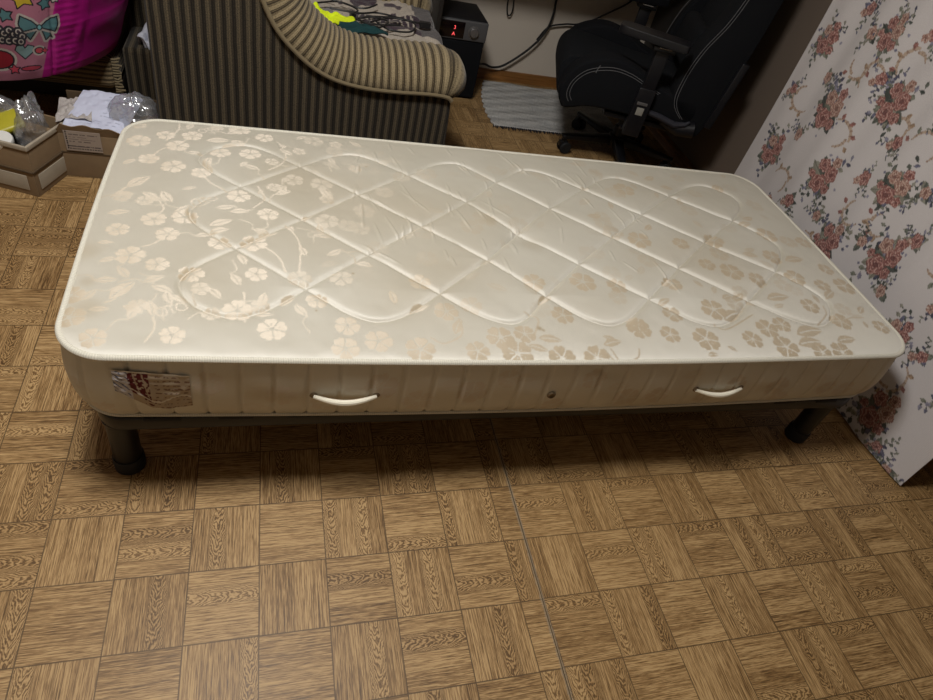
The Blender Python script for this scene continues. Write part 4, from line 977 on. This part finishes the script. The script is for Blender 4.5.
# ------------------------------------------------------------------ cables on the wall
def wire(name, pts, r, label):
    return tag(MB().tube(catmull(pts, 14), r, 10).build(name, M['wire']), label, 'cable')
wire('power_cable', [(1.300, 2.20, .10), (1.36, 2.285, .088), (1.395, 2.305, .084), (1.442, 2.32, .069), (1.498, 2.325, .083), (1.575, 2.325, .144), (1.638, 2.325, .212), (1.680, 2.33, .281), (1.694, 2.335, .353), (1.690, 2.34, .43), (1.68, 2.34, .56), (1.67, 2.34, .71)], .0056, 'thick black power cable rising from the speaker along the wall')
wire('power_cable', [(1.645, 2.338, .225), (1.69, 2.340, .292), (1.77, 2.338, .318), (1.83, 2.338, .326), (1.895, 2.338, .349), (1.995, 2.338, .41), (2.08, 2.338, .47), (2.15, 2.338, .56), (2.16, 2.338, .70)], .0042, 'thinner black cable branching right along the wall towards the game chair')
wire('power_cable', [(1.446, 2.34, .70), (1.448, 2.34, .50), (1.450, 2.34, .386), (1.455, 2.34, .345), (1.466, 2.34, .318), (1.480, 2.34, .322), (1.484, 2.34, .35), (1.478, 2.34, .40), (1.476, 2.34, .52), (1.476, 2.34, .70)], .0034, 'short loop of black cable hanging down above the rug')

# ------------------------------------------------------------------ rug
nu, nv = 150, 120
U_, V_ = np.meshgrid(np.linspace(0, 1, nu), np.linspace(0, 1, nv), indexing='ij')
c00, c10, c11, c01 = map(np.array, ((1.335, 1.79), (2.00, 1.775), (2.02, 2.27), (1.405, 2.30)))
Pxy = (c00 * ((1 - U_) * (1 - V_))[..., None] + c10 * (U_ * (1 - V_))[..., None] + c11 * (U_ * V_)[..., None] + c01 * ((1 - U_) * V_)[..., None])
Pxy[..., 0] += -.05 * np.sin(PI * V_) * (1 - U_) * .6 + .004 * np.sin(V_ * 60) * (U_ < .01)
Pz = .006 + .0022 * smooth_noise((nu, nv), (9, 8), 91) + .0010 * np.sin(V_ * 2 * PI * 50)
Pz = np.maximum(Pz, .0035)
rug = thing('rug', 'grey woven rag rug on the floor under the game chair', 'rug', (0, 0, 0))
o = grid_obj('woven_mat', np.concatenate([Pxy, Pz[..., None]], -1), M['rug'], rug, None, np.stack([U_, V_], -1)); md = o.modifiers.new('t', 'SOLIDIFY'); md.thickness = .007; md.offset = -.4
fr = MB(); rg = random.Random(4)
for k in range(64):
    u = k / 63; p = c00 * (1 - u) + c10 * u; a = rg.uniform(-.5, .5); l = rg.uniform(.010, .024)
    fr.tube([(p[0], p[1] + .004, .006), (p[0] + a * l * .5, p[1] - l * .5, .007), (p[0] + a * l, p[1] - l, .003)], [.003, .0028, .0018], 6)
fr.build('fringe', M['strap'], rug)['kind'] = 'stuff'

# ------------------------------------------------------------------ game chair (local: +x forward, +y its left)
CHX, CHY, CHR = 1.842, 1.635, math.radians(162.7)
ch = thing('game_chair', 'black reclining game chair with grey stitching and armrests, tucked in by the wall', 'office chair', (CHX, CHY, 0), CHR)
# in local space: near side (towards the bed) is +y, because the chair faces -x in the room
seat_side = catmull([(.335, .30), (.352, .36), (.345, .42), (.30, .458), (.18, .455), (.0, .435), (-.16, .43), (-.22, .41), (-.22, .35), (-.10, .325), (.15, .315), (.30, .292)], 5, True)
MB().prism([(p[0], p[1]) for p in seat_side], 'y', -.185, .185).build('seat_cushion', M['fabc'], ch, bevel=.014, seg=3)
bol = catmull([(.318, .285), (.338, .33), (.325, .40), (.27, .468), (.17, .505), (.07, .495), (-.03, .455), (-.13, .425), (-.23, .42), (-.25, .36), (-.20, .315), (-.02, .305), (.18, .302), (.29, .272)], 6, True)
for s in (1, -1):
    bo = MB().prism([(p[0], p[1]) for p in bol], 'y', min(s * .170, s * .275), max(s * .170, s * .275)).build('side_bolster', M['fab'], ch, bevel=.022, seg=4)
    for dd in (.0, .010):
        MB().tube([(p[0] + (.04 - p[0]) * (.11 + dd * 4), s * .2764, p[1] + (.37 - p[1]) * (.22 + dd * 8)) for p in bol[0:40]], .0013, 6).build('stitching', M['stitch'], bo)
    MB().tube([(.215, s * .277, .440), (.213, s * .277, .456), (.207, s * .277, .472)], .0018, 6).build('stitching', M['stitch'], bo)
# backrest, leaning back
lean = math.radians(7.2)
Mb = Matrix.Translation((-.225, 0, .325)) @ Matrix.Rotation(-lean, 4, 'Y')
def xform(o, Mx): o.data.transform(Mx); return o
bk = xform(MB().prism([(-.055, .0), (.03, .0), (.04, .12), (.055, .25), (.035, .45), (.02, .62), (.01, .72), (-.05, .74), (-.065, .4)], 'y', -.20, .20).build('backrest', M['fabc'], ch, bevel=.02, seg=4), Mb)
wing = catmull([(-.070, -.02), (.02, .0), (.105, .06), (.125, .16), (.115, .28), (.080, .40), (.065, .52), (.06, .64), (.02, .74), (-.04, .76), (-.072, .60), (-.085, .3)], 6, True)
for s in (1, -1):
    w_ = xform(MB().prism([(p[0], p[1]) for p in wing], 'y', min(s * .175, s * (.275 if s > 0 else .228)), max(s * .175, s * (.275 if s > 0 else .228))).build('side_wing', M['fab'], ch, bevel=.022, seg=4), Mb)
    for dd in (.010, .019):
        xform(MB().tube([(p[0] - dd * 1.2, s * .2765, p[1]) for p in wing[8:50]], .0013, 6).build('stitching', M['stitch'], w_), Mb)
pil = xform(MB().box(.045, .115, -.15, .15, .16, .33).build('lumbar_pillow', M['fab'], ch, bevel=.032, seg=5), Mb)
pil.data.update()
# hinges, straps
for s in (1, -1):
    h = MB().tube([(-.12, s * .262, .318), (-.20, s * .272, .300), (-.262, s * .276, .312)], [.020, .030, .034], 16).build('hinge_cover', M['plastk'], ch)
    xform(MB().box(-.098, -.066, (.270 if s > 0 else -.240), (.292 if s > 0 else -.222), .02, .30).build('hinge_bar', M['plastk'], h, bevel=.006), Mb)
    MB().tube([(-.02, s * .283, .345), (-.10, s * .286, .335), (-.17, s * .290, .318), (-.215, s * .292, .330), (-.23, s * .292, .345)], [.010, .013, .014, .011, .005], 10).build('seat_strap', M['strap'], ch)
MB().box(-.23, .12, -.25, .25, .268, .292).build('seat_plate', M['plastk'], ch, bevel=.008)
MB().box(-.12, .10, -.09, .09, .215, .270).build('tilt_mechanism', M['black'], ch, bevel=.012)
MB().tube([(-.02, .08, .245), (.0, .20, .240), (.03, .235, .232)], [.005, .005, .008], 10).build('tilt_lever', M['plastk'], ch)
for s in (1, -1):
    ar = MB().box(-.045, .030, min(s * .262, s * .292), max(s * .262, s * .292), .238, .30).build('armrest_bracket', M['plastk'], ch, bevel=.008)
    ps = MB().box(-.042, .030, s * .300 - .014, s * .300 + .014, .235, .44).box(-.034, .022, s * .300 - .011, s * .300 + .011, .43, .590).build('armrest_post', M['plastk'], ch, bevel=.006)
    if s > 0:
        MB().box(-.020, .010, .3140, .3152, .330, .362).build('sticker', M['stick'], ps, bevel=.0005, label='pale sticker on the armrest post')
        MB().box(-.026, .018, .3135, .3155, .372, .384).build('metal_clip', M['knob'], ps, bevel=.001)
    MB().box(-.050, .040, min(s * .270, s * .332), max(s * .270, s * .332), .588, .610).build('armrest_holder', M['black'], ch, bevel=.005)
    pd = catmull([(.165, 0), (.150, .040), (.05, .046), (-.09, .044), (-.115, .036), (-.12, 0), (-.115, -.036), (-.09, -.044), (.05, -.046), (.150, -.040)], 5, True)
    op = MB().prism([(p[0], p[1]) for p in pd], 'z', -.013, .016).build('armrest_pad', M['plastk'], ch, bevel=.009, seg=4)
    op.location = (.020, s * .300, .626); op.rotation_euler = (0, 0, -.26 * s)
    MB().tube([(-.03, s * .300 + .036, .606), (.02, s * .300 + .036, .606)], .003, 8).build('chrome_bar', M['chrome'], ch, label='short chrome bar')
MB().lathe([(0, .075), (.030, .075), (.030, .15), (.020, .155), (.020, .225), (0, .225)], 24, (-.03, 0, 0)).build('gas_column', M['plastk'], ch)
MB().lathe([(0, .055), (.048, .060), (.052, .085), (.040, .105), (0, .108)], 28, (-.03, 0, 0)).build('hub', M['plastk'], ch)
for k in range(5):
    a = math.radians(20 + 72 * k); ca, sa = math.cos(a), math.sin(a); r0, r1 = .035, .285
    Ml = Matrix.Translation((-.03, 0, 0)) @ Matrix.Rotation(a, 4, 'Z')
    lg = MB(); lg.add([(r0, -.026, .066), (r0, .026, .066), (r1, .017, .068), (r1, -.017, .068), (r0, -.026, .100), (r0, .026, .100), (r1, .017, .088), (r1, -.017, .088)], [(0, 3, 2, 1), (4, 5, 6, 7), (0, 1, 5, 4), (1, 2, 6, 5), (2, 3, 7, 6), (3, 0, 4, 7)])
    lo = xform(lg.build('base_leg', M['plastk'], ch, bevel=.007), Ml)
    ca_ = MB().lathe([(0, .045), (.010, .045), (.010, .070), (0, .070)], 12, (r1 - .012, 0, 0)); ca_.box(r1 - .030, r1 + .006, -.012, .012, .030, .056)
    cao = xform(ca_.build('caster', M['black'], ch, bevel=.003), Ml)
    for s in (-1, 1):
        w_ = MB(); w_.lathe([(0, -.009), (.024, -.009), (.0275, -.005), (.0275, .005), (.024, .009), (0, .009)], 24, (r1 - .024, s * .018, .0275), 'y'); xform(w_.build('wheel', M['rubber'], cao), Ml)

ch.scale = (.951,) * 3
# ------------------------------------------------------------------ desk over the chair (its top is above the picture)
dk = thing('desk', 'dark desk against the back wall above speaker, rug and game chair', 'desk', (0, 0, 0))
MB().box(1.035, 2.245, 1.93, 2.325, .715, .737).build('desk_top', M['desk'], dk, bevel=.003)
MB().box(1.035, 1.053, 1.96, 2.32, 0, .715).build('side_panel', M['desk'], dk, bevel=.002)
MB().box(2.225, 2.243, 1.96, 2.32, .06, .715).build('side_panel', M['desk'], dk, bevel=.002)

# ------------------------------------------------------------------ ceiling lamp
LX, LY = .22, .06
lamp = thing('ceiling_lamp', 'round white flush ceiling lamp above the bed', 'lamp', (LX, LY, 0))
MB().lathe([(0, H), (.27, H), (.27, H - .035), (.255, H - .040), (0, H - .040)], 48).build('lamp_base', M['lampw'], lamp)
MB().lathe([(.0, H - .052), (.220, H - .052), (.250, H - .046), (.255, H - .040), (0, H - .040)], 48).build('diffuser', emit('lit_diffuser', (1, .93, .82), 6), lamp)
ld = bpy.data.lights.new('lamp_light', 'AREA'); ld.shape = 'DISK'; ld.size = .50; ld.energy = 42; ld.color = (1.0, .98, .945)
lo = bpy.data.objects.new('lamp_light', ld); COL.objects.link(lo); lo.location = (0, 0, H - .06); lo.parent = lamp

w = bpy.data.worlds.new('World'); scene.world = w; w.use_nodes = True
w.node_tree.nodes['Background'].inputs[0].default_value = (.5, .55, .65, 1); w.node_tree.nodes['Background'].inputs[1].default_value = .05

# ------------------------------------------------------------------ scaling about the camera
# everything except the bed is scaled about the camera, which leaves its image unchanged
K = 1.0512
for o in list(scene.objects):
    if o.parent is None and o.name not in ('mattress', 'bed_base'):
        o.location = (o.location.x * K - .0193, o.location.y * K + .0457, o.location.z * K)
        o.scale = tuple(K * v for v in o.scale)

# ------------------------------------------------------------------ camera
cd = bpy.data.cameras.new('Camera'); cam = bpy.data.objects.new('Camera', cd); COL.objects.link(cam)
cd.sensor_width = 36; cd.lens = 36 * 639.266 / 933; cd.clip_start = .02
r_ = Vector((0.9579658452800328, -0.20199590415925203, 0.2037132641233719)); u_ = Vector((-0.000904351877838821, 0.7079637716060994, 0.7062481718496324)); f_ = Vector((0.28688084882855713, 0.6767458553963617, -0.6780224375190348))
Mc = Matrix(((r_.x, u_.x, -f_.x, 0.377699), (r_.y, u_.y, -f_.y, -0.891983), (r_.z, u_.z, -f_.z, 1.301664), (0, 0, 0, 1)))
cam.matrix_world = Mc
scene.camera = cam
vs_ = scene.view_settings; vs_.view_transform = 'Standard'; vs_.look = 'None'; vs_.gamma = 1; vs_.use_curve_mapping = False; vs_.exposure = 0.31
